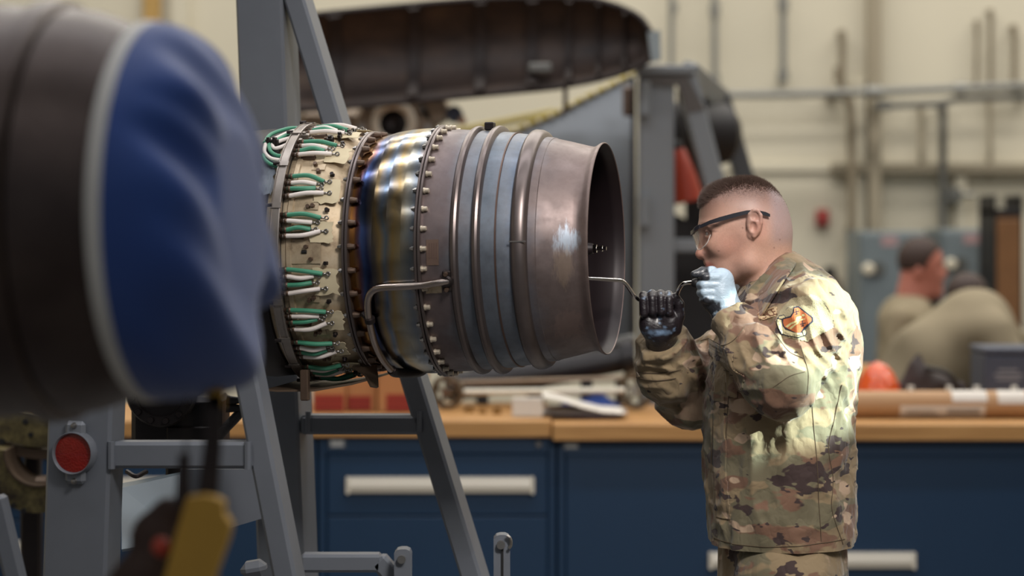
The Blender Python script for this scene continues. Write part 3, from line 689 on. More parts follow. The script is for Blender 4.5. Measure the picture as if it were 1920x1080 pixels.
for d in (-0.1, 0.1):
    f = Field((x0-0.14, Ya+d-0.1, -0.01), (x0+0.26, Ya+d+0.1, 0.2), 0.014); f.add(f.cone((x0, Ya+d, 0.05), (x0+0.16, Ya+d, 0.04), 0.055, 0.04), 0); f.add(f.cone((x0, Ya+d, 0.05), (x0, Ya+d, 0.15), 0.055, 0.06), 0.02); f.D = np.maximum(f.D, 0.002-f.Z+0*f.D); P, Q = f.mesh(); obj('boot', (P, Q), black, t)
Yb = 9.12
q = lambda x, y, d=0.0: W(x, y, Yb+d)
s = Yb/F
t = thing('person', 'person in tan shirt bent far forward over the table, back to us', 'person', (q(1720, 0).x, Yb, 0))
f = Field(q(1600, 790, -0.3), q(1960, 500, 0.45), 0.013)
f.add(f.cone(q(1705, 745), q(1745, 680), 76*s, 80*s, 1.3), 0); f.add(f.cone(q(1745, 680), q(1825, 618), 80*s, 76*s, 1.35), 0.03)
f.add(f.cone(q(1872, 625, -0.2), q(1895, 690, -0.26), 38*s, 34*s), 0.05); f.add(f.cone(q(1860, 600, 0.18), q(1905, 640, 0.25), 34*s, 30*s), 0.05)
f.add(f.cone(q(1895, 690, -0.26), q(1960, 690, -0.1), 32*s, 26*s), 0.02)
f.D = f.D+f.noise(0.11, 9, (1, 1, 1))*0.014; f.D = np.maximum(f.D, q(0, 775).z-f.Z+0*f.D); P, Q = f.mesh(); obj('shirt', (relax(P, Q), Q), shirt, t)
f = Field(q(1740, 640, -0.1), q(1980, 490, 0.62), 0.010)
f.add(f.sph(q(1815, 555, 0.24), 38*s, (0.95, 1.1, 1.0)), 0); f.add(f.cone(q(1815, 560, 0.24), q(1825, 600, 0.1), 28*s, 34*s), 0.02)
f.add(f.cone(q(1905, 640, 0.25), q(1880, 592, 0.3), 20*s, 15*s), 0.02); f.add(f.cone(q(1905, 640, 0.25), q(1935, 610, 0.3), 20*s, 16*s), 0.02)
P, Q = f.mesh(); obj('body', (relax(P, Q), Q), skin_b, t)
f = Field(q(1760, 600, 0.05), q(1870, 500, 0.48), 0.009); f.add(f.sph(q(1813, 549, 0.22), 40*s, (1, 1.1, 1.0)), 0); f.D = np.maximum(f.D, q(0, 565).z-f.Z+0*f.D); P, Q = f.mesh(); obj('hair', (relax(P, Q), Q), hairb, t)
obj('wrist_band', cyl(q(1877, 588, 0.3), q(1872, 578, 0.3), 0.034, 16), mt('yellow_band', (196, 190, 90), 0.5), t)
f = Field(Vector((q(1600, 0).x, Yb-0.3, 0.05)), Vector((q(1800, 0).x, Yb+0.3, 1.0)), 0.016)
x0 = q(1700, 0).x; f.add(f.sph((x0, Yb, 0.88), 0.15, (1, 1.3, 0.9)), 0)
for d in (-0.11, 0.11): f.add(f.cone((x0, Yb+d, 0.85), (x0, Yb+d, 0.1), 0.1, 0.07), 0.03)
P, Q = f.mesh(); obj('trousers', (relax(P, Q), Q), trou, t)
for d in (-0.11, 0.11):
    f = Field((x0-0.14, Yb+d-0.1, -0.01), (x0+0.26, Yb+d+0.1, 0.2), 0.014); f.add(f.cone((x0, Yb+d, 0.05), (x0+0.16, Yb+d, 0.04), 0.055, 0.04), 0); f.add(f.cone((x0, Yb+d, 0.05), (x0, Yb+d, 0.15), 0.055, 0.06), 0.02); f.D = np.maximum(f.D, 0.002-f.Z+0*f.D); P, Q = f.mesh(); obj('boot', (P, Q), black, t)

# ================================================================== the engine in the middle
TH = math.radians(12.5)
class Axis:
    """a machine axis seen nearly side-on; pixel columns and pixel radii become local metres"""
    def __init__(s, px, py, Y, th, tilt):
        s.N = W(px, py, Y); s.th = th; s.tilt = tilt
        s.M = Matrix.Translation(s.N) @ Matrix.Rotation(-th, 4, 'Z') @ Matrix.Rotation(-tilt, 4, 'Y')
    def x(s, px):
        u = px-960; return -(s.N.x*F-u*s.N.y)/(F*math.cos(s.th)+u*math.sin(s.th))
    def sc(s, px): return (s.N.y-s.x(px)*math.sin(s.th))/F
    def prof(s, L): return [(s.x(a), r*s.sc(a)) for a, r in L]
    def proj(s, p):
        w = s.M @ Vector(p); return 960+F*w.x/w.y, HY-F*(w.z-CZ)/w.y
    def pt(s, c, phi, rpx):
        r = rpx*s.sc(c); return Vector((s.x(c), -r*math.cos(phi), r*math.sin(phi)))
    def find(s, px, py, rfun, lift=0.0):
        c = px+45; phi = 0.0
        for _ in range(14):
            r = rfun(c)+lift; a = s.proj(s.pt(c, phi, r))
            phi = max(-1.5, min(1.5, phi+(a[1]-py)/r/max(0.25, math.cos(phi)))); c += (px-a[0])*0.9
        return c, phi
EA = Axis(1135, 466, 4.70, TH, 0.015)
SURF = [(380, 205), (440, 225), (520, 232), (575, 224), (605, 224), (640, 224), (665, 222), (690, 215), (704, 211), (722, 213), (745, 220), (770, 226), (800, 229), (836, 229), (846, 226), (902, 225), (940, 222), (1008, 215), (1045, 210), (1080, 200), (1116, 191), (1137, 198)]
def RS(c): return float(np.interp(c, [a for a, b in SURF], [b for a, b in SURF]))
def on(px, py, lift=0.0):
    c, phi = EA.find(px, py, RS, lift); return EA.pt(c, phi, RS(c)+lift)

# --- materials of the engine
n = NT('tan_oxidised_metal'); c1 = n.noise(18, 6, 0.65); c2 = n.noise(60, 4, 0.6)
tanm = n.done(n.mix(n.step(c2, 0.6, 0.85), n.ramp(c1, [(0.25, srgb(124, 104, 84)), (0.45, srgb(186, 166, 138)), (0.75, srgb(214, 198, 172))]), srgb(96, 78, 62)), 0.5, 0.55)
def heat():
    n = NT('heat_tinted_metal'); x = n.xyz(); x0, x1 = EA.x(712), EA.x(838)
    u = n.math('DIVIDE', n.math('SUBTRACT', x[0], x0), x1-x0)
    d = n.noise(6.5, 2.5, 0.5, n.map((1.5, 1, 0.8)))
    d2 = n.noise(22, 3, 0.6, n.map((2.0, 1, 0.5)))
    u = n.math('ADD', u, n.math('MULTIPLY', n.math('SUBTRACT', d, 0.5), 0.42)); u = n.math('ADD', u, n.math('MULTIPLY', n.math('SUBTRACT', d2, 0.5), 0.08))
    col = n.ramp(u, [(0.0, srgb(150, 116, 84)), (0.08, srgb(186, 140, 78)), (0.16, srgb(120, 84, 86)), (0.23, srgb(74, 92, 140)), (0.30, srgb(52, 60, 92)), (0.38, srgb(96, 92, 92)), (0.46, srgb(158, 136, 100)), (0.56, srgb(118, 134, 156)), (0.66, srgb(176, 152, 108)), (0.78, srgb(176, 172, 160)), (0.9, srgb(134, 142, 152)), (1.0, srgb(152, 138, 128))])
    return n.done(col, n.ramp(n.noise(30, 3), [(0.3, (0.15,)*3), (0.7, (0.27,)*3)]), 1.0)
heatm = heat()
def casing(name, stops, spots=(), rough=(0.36, 0.58)):
    n = NT(name); x = n.xyz(); x0, x1 = EA.x(838), EA.x(1140)
    u = n.math('DIVIDE', n.math('SUBTRACT', x[0], x0), x1-x0)
    d = n.noise(9, 5, 0.6, n.map((1.4, 1, 1)))
    u = n.math('ADD', u, n.math('MULTIPLY', n.math('SUBTRACT', d, 0.5), 0.34))
    col = n.ramp(u, stops)
    col = n.mix(n.math('MULTIPLY', n.step(n.noise(70, 4, 0.7), 0.42, 0.75), 0.45), col, n.mix(0.5, col, srgb(70, 56, 54)), 'MIX')
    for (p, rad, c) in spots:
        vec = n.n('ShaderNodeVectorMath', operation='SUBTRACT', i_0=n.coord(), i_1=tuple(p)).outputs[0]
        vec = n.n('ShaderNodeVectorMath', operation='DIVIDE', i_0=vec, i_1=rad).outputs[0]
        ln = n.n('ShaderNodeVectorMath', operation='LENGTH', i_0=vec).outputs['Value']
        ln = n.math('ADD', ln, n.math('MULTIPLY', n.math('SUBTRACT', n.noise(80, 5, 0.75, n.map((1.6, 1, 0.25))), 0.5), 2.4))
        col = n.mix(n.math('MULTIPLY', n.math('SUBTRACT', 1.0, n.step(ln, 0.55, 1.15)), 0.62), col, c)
    return n.done(col, n.ramp(n.noise(25, 4), [(0.3, (rough[0],)*3), (0.7, (rough[1],)*3)]), 0.75)
BR, BL, MV = srgb(122, 108, 106), srgb(108, 117, 128), srgb(112, 102, 104)
caseM = casing('exhaust_case_metal', [(0.0, BR), (0.14, MV), (0.22, srgb(116, 116, 122)), (0.36, BL), (0.50, srgb(118, 124, 134)), (0.60, srgb(104, 116, 134)), (0.7, MV), (1.0, BR)])
coneM = casing('exhaust_cone_metal', [(0.0, BR), (0.62, srgb(112, 110, 116)), (0.72, srgb(116, 104, 102)), (1.0, srgb(128, 112, 108))],
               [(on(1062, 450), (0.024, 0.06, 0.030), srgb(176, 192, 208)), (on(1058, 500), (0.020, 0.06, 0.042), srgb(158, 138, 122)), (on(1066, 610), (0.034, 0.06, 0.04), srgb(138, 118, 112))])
ringM = mt('worn_ring_metal', (112, 102, 100), 0.36, 0.85, 0.2, 30)
bandM = mt('band_steel', (152, 144, 138), 0.38, 0.85, 0.18, 60)
innerM = mt('sooty_inner_metal', (30, 20, 23), 0.5, 0.3, 0.3, 18)
frontM = mt('dark_engine_front', (44, 40, 42), 0.5, 0.5, 0.3, 20)
boltC = mt('pale_bolt_metal', (196, 184, 166), 0.4, 0.6, 0.15, 80)
boltD = mt('brown_nut_metal', (98, 80, 68), 0.45, 0.6, 0.2, 80)
whiteW = mt('white_wire_sleeve', (226, 216, 210), 0.5, 0, 0.06, 60)
greenW = mt('green_wire_sleeve', (66, 136, 108), 0.45, 0, 0.12, 60)
tapeM = mt('masking_tape', (208, 194, 162), 0.75, 0, 0.08, 40)
# local-space materials use engine coordinates, so every part keeps an identity transform under the engine
E = thing('jet_engine', 'jet engine with heat-tinted exhaust section and bundles of green and white wires', 'engine', mat=EA.M)
def ep(name, L, m, seg=120, closed=False, par=None, angle=30): return obj(name, lathe(EA.prof(L), seg, closed), m, par or E, local=True, angle=angle)
ep('front_section', [(372, 1), (372, 190), (380, 205), (440, 225), (520, 232), (566, 228), (568, 218), (582, 216)], frontM)
ep('turbine_case', [(566, 222), (604, 224), (606, 227), (614, 227), (616, 224), (640, 225), (662, 223), (676, 219), (690, 214), (703, 210)], tanm)
for a, b in ((703, 707.5), (708.5, 714)): ep('flange', [(a, 205), (a, 223.5), (a+1, 225), (b-1, 225), (b, 223.5), (b, 205)], ringM, closed=True)
ep('heat_tinted_case', [(713, 210), (733, 216.5), (757, 223.3), (783, 227.6), (810, 229.6), (836, 229.4)], heatm, 360, angle=1.4)
for a, b in ((835, 840), (841, 846.5)): ep('flange', [(a, 218), (a, 234), (a+1, 235.5), (b-1, 235.5), (b, 234), (b, 218)], ringM, closed=True)
ep('exhaust_case', [(846, 226), (870, 226.4), (902, 225), (930, 222.6), (960, 220.6), (976, 219.4), (977, 218), (980, 218), (1010, 214), (1030, 211)], caseM)
for c in (905, 943): ep('stiffener_ring', [(c-9, 220), (c-8, 227), (c-5, 231.5), (c, 233), (c+4, 231.5), (c+7, 226), (c+8, 218)], ringM)
ep('weld_band', [(975, 217), (975.5, 220.4), (978, 220.4), (978.6, 217)], mt('weld_metal', (104, 84, 76), 0.45, 0.8))
rr = ep('clamp_ring', [(1002, 212), (1004, 219), (1008, 223.5), (1012, 225), (1022, 224), (1028, 221), (1031, 217), (1033, 209)], ringM)
ep('exhaust_cone', [(1030, 211), (1042, 209.6), (1046, 209), (1047, 207.6), (1080, 200), (1108, 193), (1116, 191.3), (1121, 191.5), (1126, 193.6), (1131, 197), (1135, 199), (1137.5, 199), (1138.5, 197.6), (1137, 196.4)], coneM, 140)
ep('inner_duct', [(1137, 196.6), (1131, 193.5), (1125, 190), (1116, 187.6), (1080, 195), (1040, 203), (900, 210), (780, 205), (770, 40), (770, 1)], innerM)
tc = ep('tail_cone', [(772, 120), (880, 100), (1000, 55), (1070, 24), (1096, 13), (1112, 9.5), (1113, 0.5)], innerM, 48)
ep('stud_nut', [(1112, 0.5), (1112, 8.5), (1119, 8.5), (1119.5, 0.5)], chrome, 6, par=tc)
ep('stud', [(1119, 4.2), (1127, 4.2), (1127.3, 5.6), (1130, 5.6), (1130.3, 3.6), (1137, 3.6), (1137.5, 0.2)], chrome, 16, par=tc)

# bolts of the two flanges: one mesh each, placed round the circle
def bolt_mesh(name, prof, m, seg=8):
    v, f = lathe(prof, seg); me = mkmesh(name, v, f, True, 30); me.materials.append(m); return me
s8 = EA.sc(840)
bC = bolt_mesh('bolt', [(0, 0.1*s8), (0, 5.8*s8), (3*s8, 5.8*s8), (3.2*s8, 4.6*s8), (9.5*s8, 4.6*s8), (10.5*s8, 3.4*s8), (10.6*s8, 0.1*s8)], boltC, 10)
bN = bolt_mesh('nut', [(0, 4.4*s8), (-4*s8, 4.4*s8), (-4.4*s8, 2.6*s8), (-7*s8, 2.6*s8), (-7.2*s8, 0.1*s8)], steel, 6)
bD = bolt_mesh('nut', [(0, 6*s8), (5*s8, 6*s8), (8*s8, 5*s8), (13*s8, 4.4*s8), (14*s8, 0.1*s8)], boltD, 10)
def ring_of(name, me, c, r, count, off=0.0, a0=-180, a1=180):
    for i in range(count):
        ph = math.radians(off+360*i/count)
        p = EA.pt(c, ph, r); link(name, me, E, Matrix.Translation(p) @ Matrix.Rotation(random.uniform(0, 1), 4, 'X'))
ring_of('bolt', bC, 846.8, 230.2, 40, 1.5); ring_of('nut', bN, 834.8, 232.2, 40, 1.5)
ring_of('nut', bD, 714, 219, 32, 3.0); ring_of('stud_end', bN, 702.8, 221, 32, 3.0)

# wire-harness band with clips
ep('harness_band', [(580, 232), (580, 242), (582, 242.4), (582.6, 240.6), (594.4, 240.6), (595, 242.4), (597, 242), (597, 232)], bandM, 140, True)
ep('band_liner', [(580, 226), (580, 233), (597, 233), (597, 226)], black, 96, True)
def surf_patch(c0, c1, a0, a1, r, th, na=6, nc=3, jag=0.0):
    """curved plate lying on the engine (pixel columns, degrees)"""
    V = []
    for lay in (0, 1):
        for i in range(nc+1):
            for j in range(na+1):
                c = c0+(c1-c0)*i/nc; a = a0+(a1-a0)*j/na
                if jag and lay == 0: pass
                jr = random.Random(int(a0*7+i*31+j*17))
                if jag and (i in (0, nc) or j in (0, na)): c += jr.uniform(-1, 1)*jag; a += jr.uniform(-1, 1)*jag*0.25
                V.append(tuple(EA.pt(c, math.radians(a), r+th*lay+(jr.uniform(0, 1.6) if jag else 0))))
    m = (nc+1)*(na+1); Fc = []
    for i in range(nc):
        for j in range(na):
            a = i*(na+1)+j; q = (a, a+na+1, a+na+2, a+1); Fc += [q[::-1], tuple(m+k for k in q)]
    for i in range(nc):
        for j in (0, na): a = i*(na+1)+j; b = a+na+1; Fc.append((a, b, m+b, m+a) if j == 0 else (b, a, m+a, m+b))
    for j in range(na):
        for i in (0, nc): a = i*(na+1)+j; Fc.append((a+1, a, m+a, m+a+1) if i == 0 else (a, a+1, m+a+1, m+a))
    return V, Fc
for a in (86, 66, 42, 21, -1, -21, -40, -58, -76, 105):
    obj('band_clip', surf_patch(578.5, 598.5, a-1.2, a+1.2, 241, 2.5, 2, 2), bandM, E, local=True)
    p = EA.pt(577, math.radians(a), 243); obj('clip_screw', xf(lathe([(-0.006, 0.0003), (-0.006, 0.0035), (0.006, 0.0035)], 8), Matrix.Translation(p)), darksteel, E, local=True)

# bundles of four wires, each running from the band to a taped terminal
PH = [95, 75, 54, 31, 12.5, -12, -30, -48, -67, -86]
def wirept(c, ph, r): return EA.pt(c, math.radians(ph), r)
sw = EA.sc(620)
lug_me = mkmesh('lug', *cat_vf(lathe([(-0.004, 0.0016), (0.0, 0.0022), (0.006, 0.002), (0.006, 0.0003)], 8), xf(lathe([(-0.0012, 0.0022), (-0.0012, 0.0046), (0.0012, 0.0046), (0.0012, 0.0022)], 14, True), Matrix.Translation((0.010, 0, 0)) @ Matrix.Rotation(math.pi/2, 4, 'Z')))); lug_me.materials.append(steel)
fer_me = mkmesh('ferrule', *lathe([(-0.006, 0.0003), (-0.006, 0.0045), (0.003, 0.0045), (0.003, 0.0058), (0.008, 0.0056), (0.0085, 0.0003)], 12)); fer_me.materials.append(boltD)
for gi, g in enumerate(PH):
    jr = random.Random(gi)
    obj('tape_patch', surf_patch(652+jr.uniform(-6, 6), 694+jr.uniform(-6, 4), g-7.5+jr.uniform(-1, 1), g+3.5+jr.uniform(-2, 2), 226, 0.8, 7, 5, 3.2), tapeM, E, local=True)
    for k, (dp, L, mat_) in enumerate([(5.0, 668, greenW), (1.7, 654, whiteW), (-1.7, 652, greenW), (-5.0, 666, whiteW)]):
        a = g+dp+jr.uniform(-0.4, 0.4); L += jr.uniform(-3, 3); de = (-dp*0.35+jr.uniform(-0.6, 0.6))
        r0 = 235; mid = jr.uniform(-0.8, 0.8)
        w = obj('wire', tube([wirept(603, a, r0), wirept(612, a, r0+1), wirept((612+L)/2, a+de*0.3+mid, r0+3), wirept(L, a+de, 231)], 4.2*sw, 10, 6), mat_, E, local=True)
        link('ferrule', fer_me, w, Matrix.Translation(wirept(602, a, r0)))
        link('lug', lug_me, w, Matrix.Translation(wirept(L+1.5, a+de, 230.5)))
    for (c, da, h) in ((642, -9.5, 9), (676, 7.5, 7), (650, 9.5, 8)):
        p = wirept(c, g+da, 224); M_ = Matrix.Translation(p) @ Matrix.Rotation(math.radians(g+da), 4, 'X').inverted()
        hh = h*sw
        obj('terminal_stud', xf(cat_vf(box(-0.0045, 0.0045, -0.003, 0.001, -0.0035, 0.0035, 0.001), xf(lathe([(0, 0.0042), (hh, 0.0040), (hh, 0.0003)], 8), Matrix.Rotation(-math.pi/2, 4, 'Z'))), M_), boltD if c < 660 else darksteel, E, local=True)
# bosses between the bundles
for a in range(-80, 100, 21):
    p = EA.pt(622, math.radians(a+4), 225); M_ = Matrix.Translation(p) @ Matrix.Rotation(math.radians(a+4), 4, 'X').inverted()
    obj('case_boss', xf(lathe([(-0.012, 0.0003), (-0.012, 0.0045), (0.004, 0.0062), (0.016, 0.0066), (0.018, 0.0003)], 12), M_), boltD, E, local=True)
for a in (64, 43.5, 22, 0, -21, -39, -57):
    obj('strap_plate', surf_patch(636, 660, a-1.8, a+1.8, 225, 1.2, 2, 2), tanm, E, local=True)
# slotted pad in the middle and its dark slot
pad = obj('slotted_pad', surf_patch(612, 668, -4.6, 5.2, 225, 1.2, 4, 3), tanm, E, local=True)
sp_ = [EA.pt(c, math.radians(0.7), 226.5) for c in (634, 643)]
obj('slot', tube(sp_, 0.0034, 10, 1, False), black, pad, local=True)
# looping leads at the front of the band, gathered at a small terminal block
tb = EA.find(512, 268, RS, 8); tbp = EA.pt(tb[0], tb[1], RS(tb[0])+8)
for (pts, m_) in [([(496, 268), (508, 252), (540, 241), (562, 240)], greenW), ([(502, 266), (520, 258), (545, 247), (566, 243)], whiteW), ([(510, 270), (528, 258), (548, 248), (560, 247)], greenW), ([(516, 268), (532, 262), (548, 258), (556, 256)], whiteW),
                  ([(498, 270), (496, 285), (508, 297), (530, 301)], whiteW), ([(504, 270), (507, 283), (518, 291), (532, 293)], greenW), ([(510, 271), (514, 278), (526, 276), (545, 268)], whiteW), ([(493, 290), (496, 299), (508, 308), (526, 314)], greenW)]:
    obj('lead', tube([on(x, y, 10) for x, y in pts], 3.6*sw, 10, 6), m_, E, local=True)
obj('terminal_block', xf(cat_vf(box(-0.016, 0.012, -0.008, 0.008, -0.007, 0.007, 0.002), box(-0.010, -0.004, -0.013, 0.002, -0.011, 0.011, 0.001), box(0.002, 0.008, -0.013, 0.002, -0.011, 0.011, 0.001)), Matrix.Translation(tbp)), darksteel, E, local=True)
wrap = NT('clear_plastic_wrap').done(srgb(126, 136, 150), 0.25, 0.0, Alpha=0.55)
V, Fc = surf_patch(528, 574, 28, 52, 228, 1.0, 10, 8, 4.0); obj('plastic_wrap', (V, Fc), wrap, E, local=True)
for (x, y, w_, h_) in ((572, 262, 0.020, 0.011), (566, 274, 0.020, 0.009), (584, 272, 0.008, 0.02), (620, 268, 0.012, 0.014), (638, 262, 0.006, 0.016), (655, 258, 0.006, 0.012)):
    p = on(x, y, 2); ph = math.atan2(p.z, -p.y)
    obj('clamp_bracket', xf(cat_vf(box(-w_/2, w_/2, -0.012, 0.0, -h_/2, h_/2, 0.001), xf(lathe([(0.0, 0.004), (0.004, 0.0036), (0.004, 0.0003)], 10), Matrix.Translation((0, -0.012, 0)) @ Matrix.Rotation(-math.pi/2, 4, 'Z'))), Matrix.Translation(p) @ Matrix.Rotation(-ph, 4, 'X')), bandM if w_ > 0.015 else darksteel, E, local=True)

# drain pipe along the near side
path = [(842, 527, 10), (820, 530, 14), (790, 535, 14), (740, 538, 13), (712, 540, 13), (697, 547, 13), (690, 562, 13), (690, 585, 13), (694, 610, 13), (703, 645, 14), (718, 675, 15), (734, 694, 16)]
pp = obj('drain_pipe', tube([on(x, y, l) for x, y, l in path], 6.6*EA.sc(740), 14, 6), mt('polished_pipe', (186, 172, 164), 0.22, 1.0, 0.08, 40), E, local=True)
obj('pipe_clamp', tube([on(693, 596, 13), on(694, 604, 13)], 9.5*EA.sc(740), 14, 1, False), darksteel, pp, local=True)
obj('clamp_tab', tube([on(680, 588, 4), on(692, 600, 12)], [0.006, 0.005], 6, 1, False), darksteel, pp, local=True)
p = on(838, 527, 6); M_ = Matrix.Translation(p) @ Matrix.Rotation(math.atan2(p.z, -p.y), 4, 'X').inverted()
obj('pipe_flange', xf(cat_vf(xf(lathe([(-0.004, 0.0004), (-0.004, 0.011), (0.006, 0.012), (0.01, 0.009), (0.011, 0.0003)], 16), Matrix.Rotation(-math.pi/2, 4, 'Z')), box(-0.008, 0.008, -0.004, 0.004, -0.021, 0.021, 0.003)), M_), darksteel, pp, local=True)
for dz in (-0.015, 0.015): obj('flange_bolt', xf(lathe([(0.0, 0.0044), (0.008, 0.004), (0.008, 0.0003)], 8), M_ @ Matrix.Translation((0, -0.003, dz)) @ Matrix.Rotation(-math.pi/2, 4, 'Z')), boltD, pp, local=True)
e0 = on(734, 694, 16); e1 = on(744, 699, 14)
obj('pipe_elbow', tube([e0, e1, Vector((e1.x+0.03, e1.y+0.05, e1.z-0.002)), Vector((e1.x+0.04, e1.y+0.09, e1.z+0.008))], 0.0095, 12, 5), darksteel, pp, local=True)
# pipe bracket, data plate, top lug
obj('pipe_bracket', surf_patch(852, 880, -19, -13.5, 226, 1.5, 3, 3, 1.0), tanm, E, local=True)
dpl = obj('data_plate', surf_patch(846+10, 846+32, -6, 5.6, 226.5, 1.0, 4, 2), mt('brown_data_plate', (112, 92, 82), 0.5, 0.6, 0.2, 60), E, local=True)
for i in range(4): obj('engraved_line', surf_patch(861+i*4.2, 863+i*4.2, -3, 4, 227.2, 0.7, 3, 1), mt('dull_ink', (82, 62, 54), 0.6), dpl, local=True)
obj('top_lug', xf(box(-0.009, 0.009, -0.012, 0.012, -0.004, 0.012, 0.002), Matrix.Translation(EA.pt(924, math.radians(88), 228))), darksteel, E, local=True)
obj('ring_split', surf_patch(1003, 1033, 4.0, 4.6, 224.5, 1.4, 1, 4), steel, E, local=True)
# drip tray under the turbine case
tr = [(500, 733), (520, 735), (590, 734), (660, 722), (690, 714)]
A = [EA.M.inverted() @ W(x, y, 4.70) for x, y in tr]; B = [a+Vector((0, 0.22, 0.004)) for a in A]
obj('drip_tray', strip(A, B, 0.004), mt('brown_sheet', (92, 76, 62), 0.5, 0.5, 0.2, 20), E, local=True)
g = [W(668, 690, 4.72), W(705, 690, 4.72), W(706, 726, 4.72), W(690, 726, 4.72)]
gi_ = EA.M.inverted(); A = [gi_ @ W(660, 688, 4.70), gi_ @ W(684, 706, 4.70), gi_ @ W(694, 726, 4.70)]; B = [gi_ @ W(704, 686, 4.73), gi_ @ W(706, 706, 4.73), gi_ @ W(706, 728, 4.73)]
obj('tray_gusset', strip(A, B, 0.005), mt('brown_sheet', (92, 76, 62)), E, local=True)
obj('tray_post', xf(box(-0.008, 0.008, -0.008, 0.008, -0.03, 0.03, 0.002), Matrix.Translation(gi_ @ W(572, 722, 4.69))), boltD, E, local=True)

# ================================================================== the stand around it
ST = thing('engine_stand', 'grey painted steel A-frame stand carrying the engine, with red reflector', 'stand', (W(330, 0, 4.6).x, 4.8, 0))
UP = Vector((math.sin(TH), math.cos(TH), 0)); AX = Vector((math.cos(TH), -math.sin(TH), 0)); tt = math.tan(TH)
def fy(px, Y0, ref):
    xr = (ref-960)/F*Y0; return (Y0+xr*tt)/(1+(px-960)/F*tt)
NEAR = lambda px: fy(px, 4.45, 150); FAR = lambda px: fy(px, 5.22, 523)
def member(name, a, b, wpx, fr, dep, floor=False, m=None, bev=0.006):
    p0 = W(a[0], a[1], fr(a[0])); p1 = W(b[0], b[1], fr(b[0]))
    if floor: p1 = toz(p0, p1, 0.17)
    w = wpx*fr((a[0]+b[0])/2)/F
    return obj(name, beam(p0+UP*dep/2, p1+UP*dep/2, w, dep, tuple(UP), bev), m or grey, ST)
np_ = member('post', (164, 300), (138, 1080), 128, NEAR, 0.075, True)
member('leg', (379, 300), (516, 1000), 46, NEAR, 0.06, True)
member('cross_beam', (205, 854), (482, 854), 50, NEAR, 0.055)
member('post', (480, -120), (523, 1000), 92, FAR, 0.11, True)
member('leg', (514, -120), (857, 1000), 40, FAR, 0.075, True)
member('cross_beam', (562, 797), (800, 797), 36, FAR, 0.065)
for (x, y) in ((578, 775), (787, 775)):
    p = W(x, y, FAR(x)); obj('weld_bead', tube([p+Vector((0, 0.0, 0.004)), p+Vector((0, 0, -0.04))], 0.006, 8, 1, False), grey, ST)
for (x, y) in ((209, 828), (465, 828)):
    p = W(x, y, NEAR(x)); obj('weld_bead', tube([p+Vector((0, 0.0, 0.0)), p+Vector((0, 0, -0.05))], 0.007, 8, 1, False), grey, ST)
# gusset plates of the near frame
def qplate(name, pts, Y, th, m=None): return obj(name, plate(pts, Y, th), m or grey, ST)
qplate('gusset_plate', [(338, 880), (486, 880), (492, 972), (425, 992), (338, 1014)], 4.62, 0.012)
A = [W(228, 915, 4.72), W(345, 888, 4.74)]; B = [W(228, 1030, 4.55), W(350, 1010, 4.57)]
obj('sloping_cover', strip(A, B, 0.006), mt('pale_grey_steel', (98, 112, 122), 0.4, 0, 0.05, 8), ST)
obj('cover_lip', strip([W(228, 906, 4.80), W(345, 884, 4.82)], A, 0.006), mt('pale_grey_steel', (132, 142, 150)), ST)
# lower rail, clamp, jack
lr = lambda px: 5.02
obj('lower_rail', cat_vf(beam(W(565, 1054, 5.05), W(716, 1054, 5.05), 34*5.05/F, 0.05, (0, 1, 0)), ), grey, ST)
obj('lower_rail_bend', beam(W(708, 1048, 5.05), W(760, 1105, 5.05), 34*5.05/F, 0.05, (0, 1, 0)), grey, ST)
obj('lower_rail', beam(W(452, 1070, 4.75), W(500, 1062, 4.75), 30*4.75/F, 0.05, (0, 1, 0), 0.012), grey, ST)
def rounded(name, cx, y0, w, Yq, dep):
    a = [(cx-w/2, 1400), (cx-w/2, y0+8), (cx-w/2+5, y0+2), (cx-w/2+12, y0), (cx+w/2-10, y0), (cx+w/2-3, y0+3), (cx+w/2, y0+10), (cx+w/2, 1400)]
    o = obj(name, plate(a, Yq, dep), grey, ST, angle=30)
    p = W(cx-2, y0+18, Yq); obj('pivot_bolt', cyl(p+Vector((0, -0.012, 0)), p+Vector((0, 0.002, 0)), 0.0085, 16), steel, o); return o
rounded('jack_post', 755, 1030, 32, 4.98, 0.05)
jp = rounded('jack_post', 941, 1003, 31, 4.9, 0.045)
obj('guide_slot', pbox(940, 944, 1024, 1200, 4.896, 0.006, 0), black, jp)
obj('pin_ring', tube([W(950, 1004, 4.89), W(957, 1010, 4.89), W(958, 1022, 4.89), W(954, 1028, 4.89)], 0.003, 8, 5), steel, jp)
# red reflector
R_ = W(140, 849, NEAR(140)-0.012); RM = Matrix.Translation(R_) @ Matrix.Rotation(math.pi/2-TH, 4, 'Z'); sr = NEAR(140)/F
n = NT('red_reflector_lens'); vo = n.n('ShaderNodeTexVoronoi', i_Vector=n.coord(), i_Scale=260.0)
n.bump(vo.outputs['Distance'], 0.5, 0.002)
refm = n.done(n.mix(n.noise(30, 4), srgb(104, 10, 6), srgb(150, 26, 10)), 0.15, 0.0, Coat_Weight=0.5)
ref = obj('reflector_housing', xf(lathe([(0.012, 41*sr), (0.0, 41*sr), (-0.004, 39*sr), (-0.012, 39.5*sr), (-0.015, 38.5*sr), (-0.013, 37*sr), (-0.004, 36*sr), (-0.002, 0.2*sr)], 48), RM), mt('reflector_grey', (122, 126, 134), 0.35, 0.2), ST)
obj('reflector_lens', xf(lathe([(-0.008, 0.2*sr), (-0.0075, 20*sr), (-0.006, 36*sr)], 48), RM), refm, ref, label='round red reflector lens')
obj('reflector_flange', xf(cat_vf(box(-0.003, 0.012, -0.02, 0.02, -0.058, 0.058, 0.01)), RM), mt('reflector_grey', (122, 126, 134)), ref)
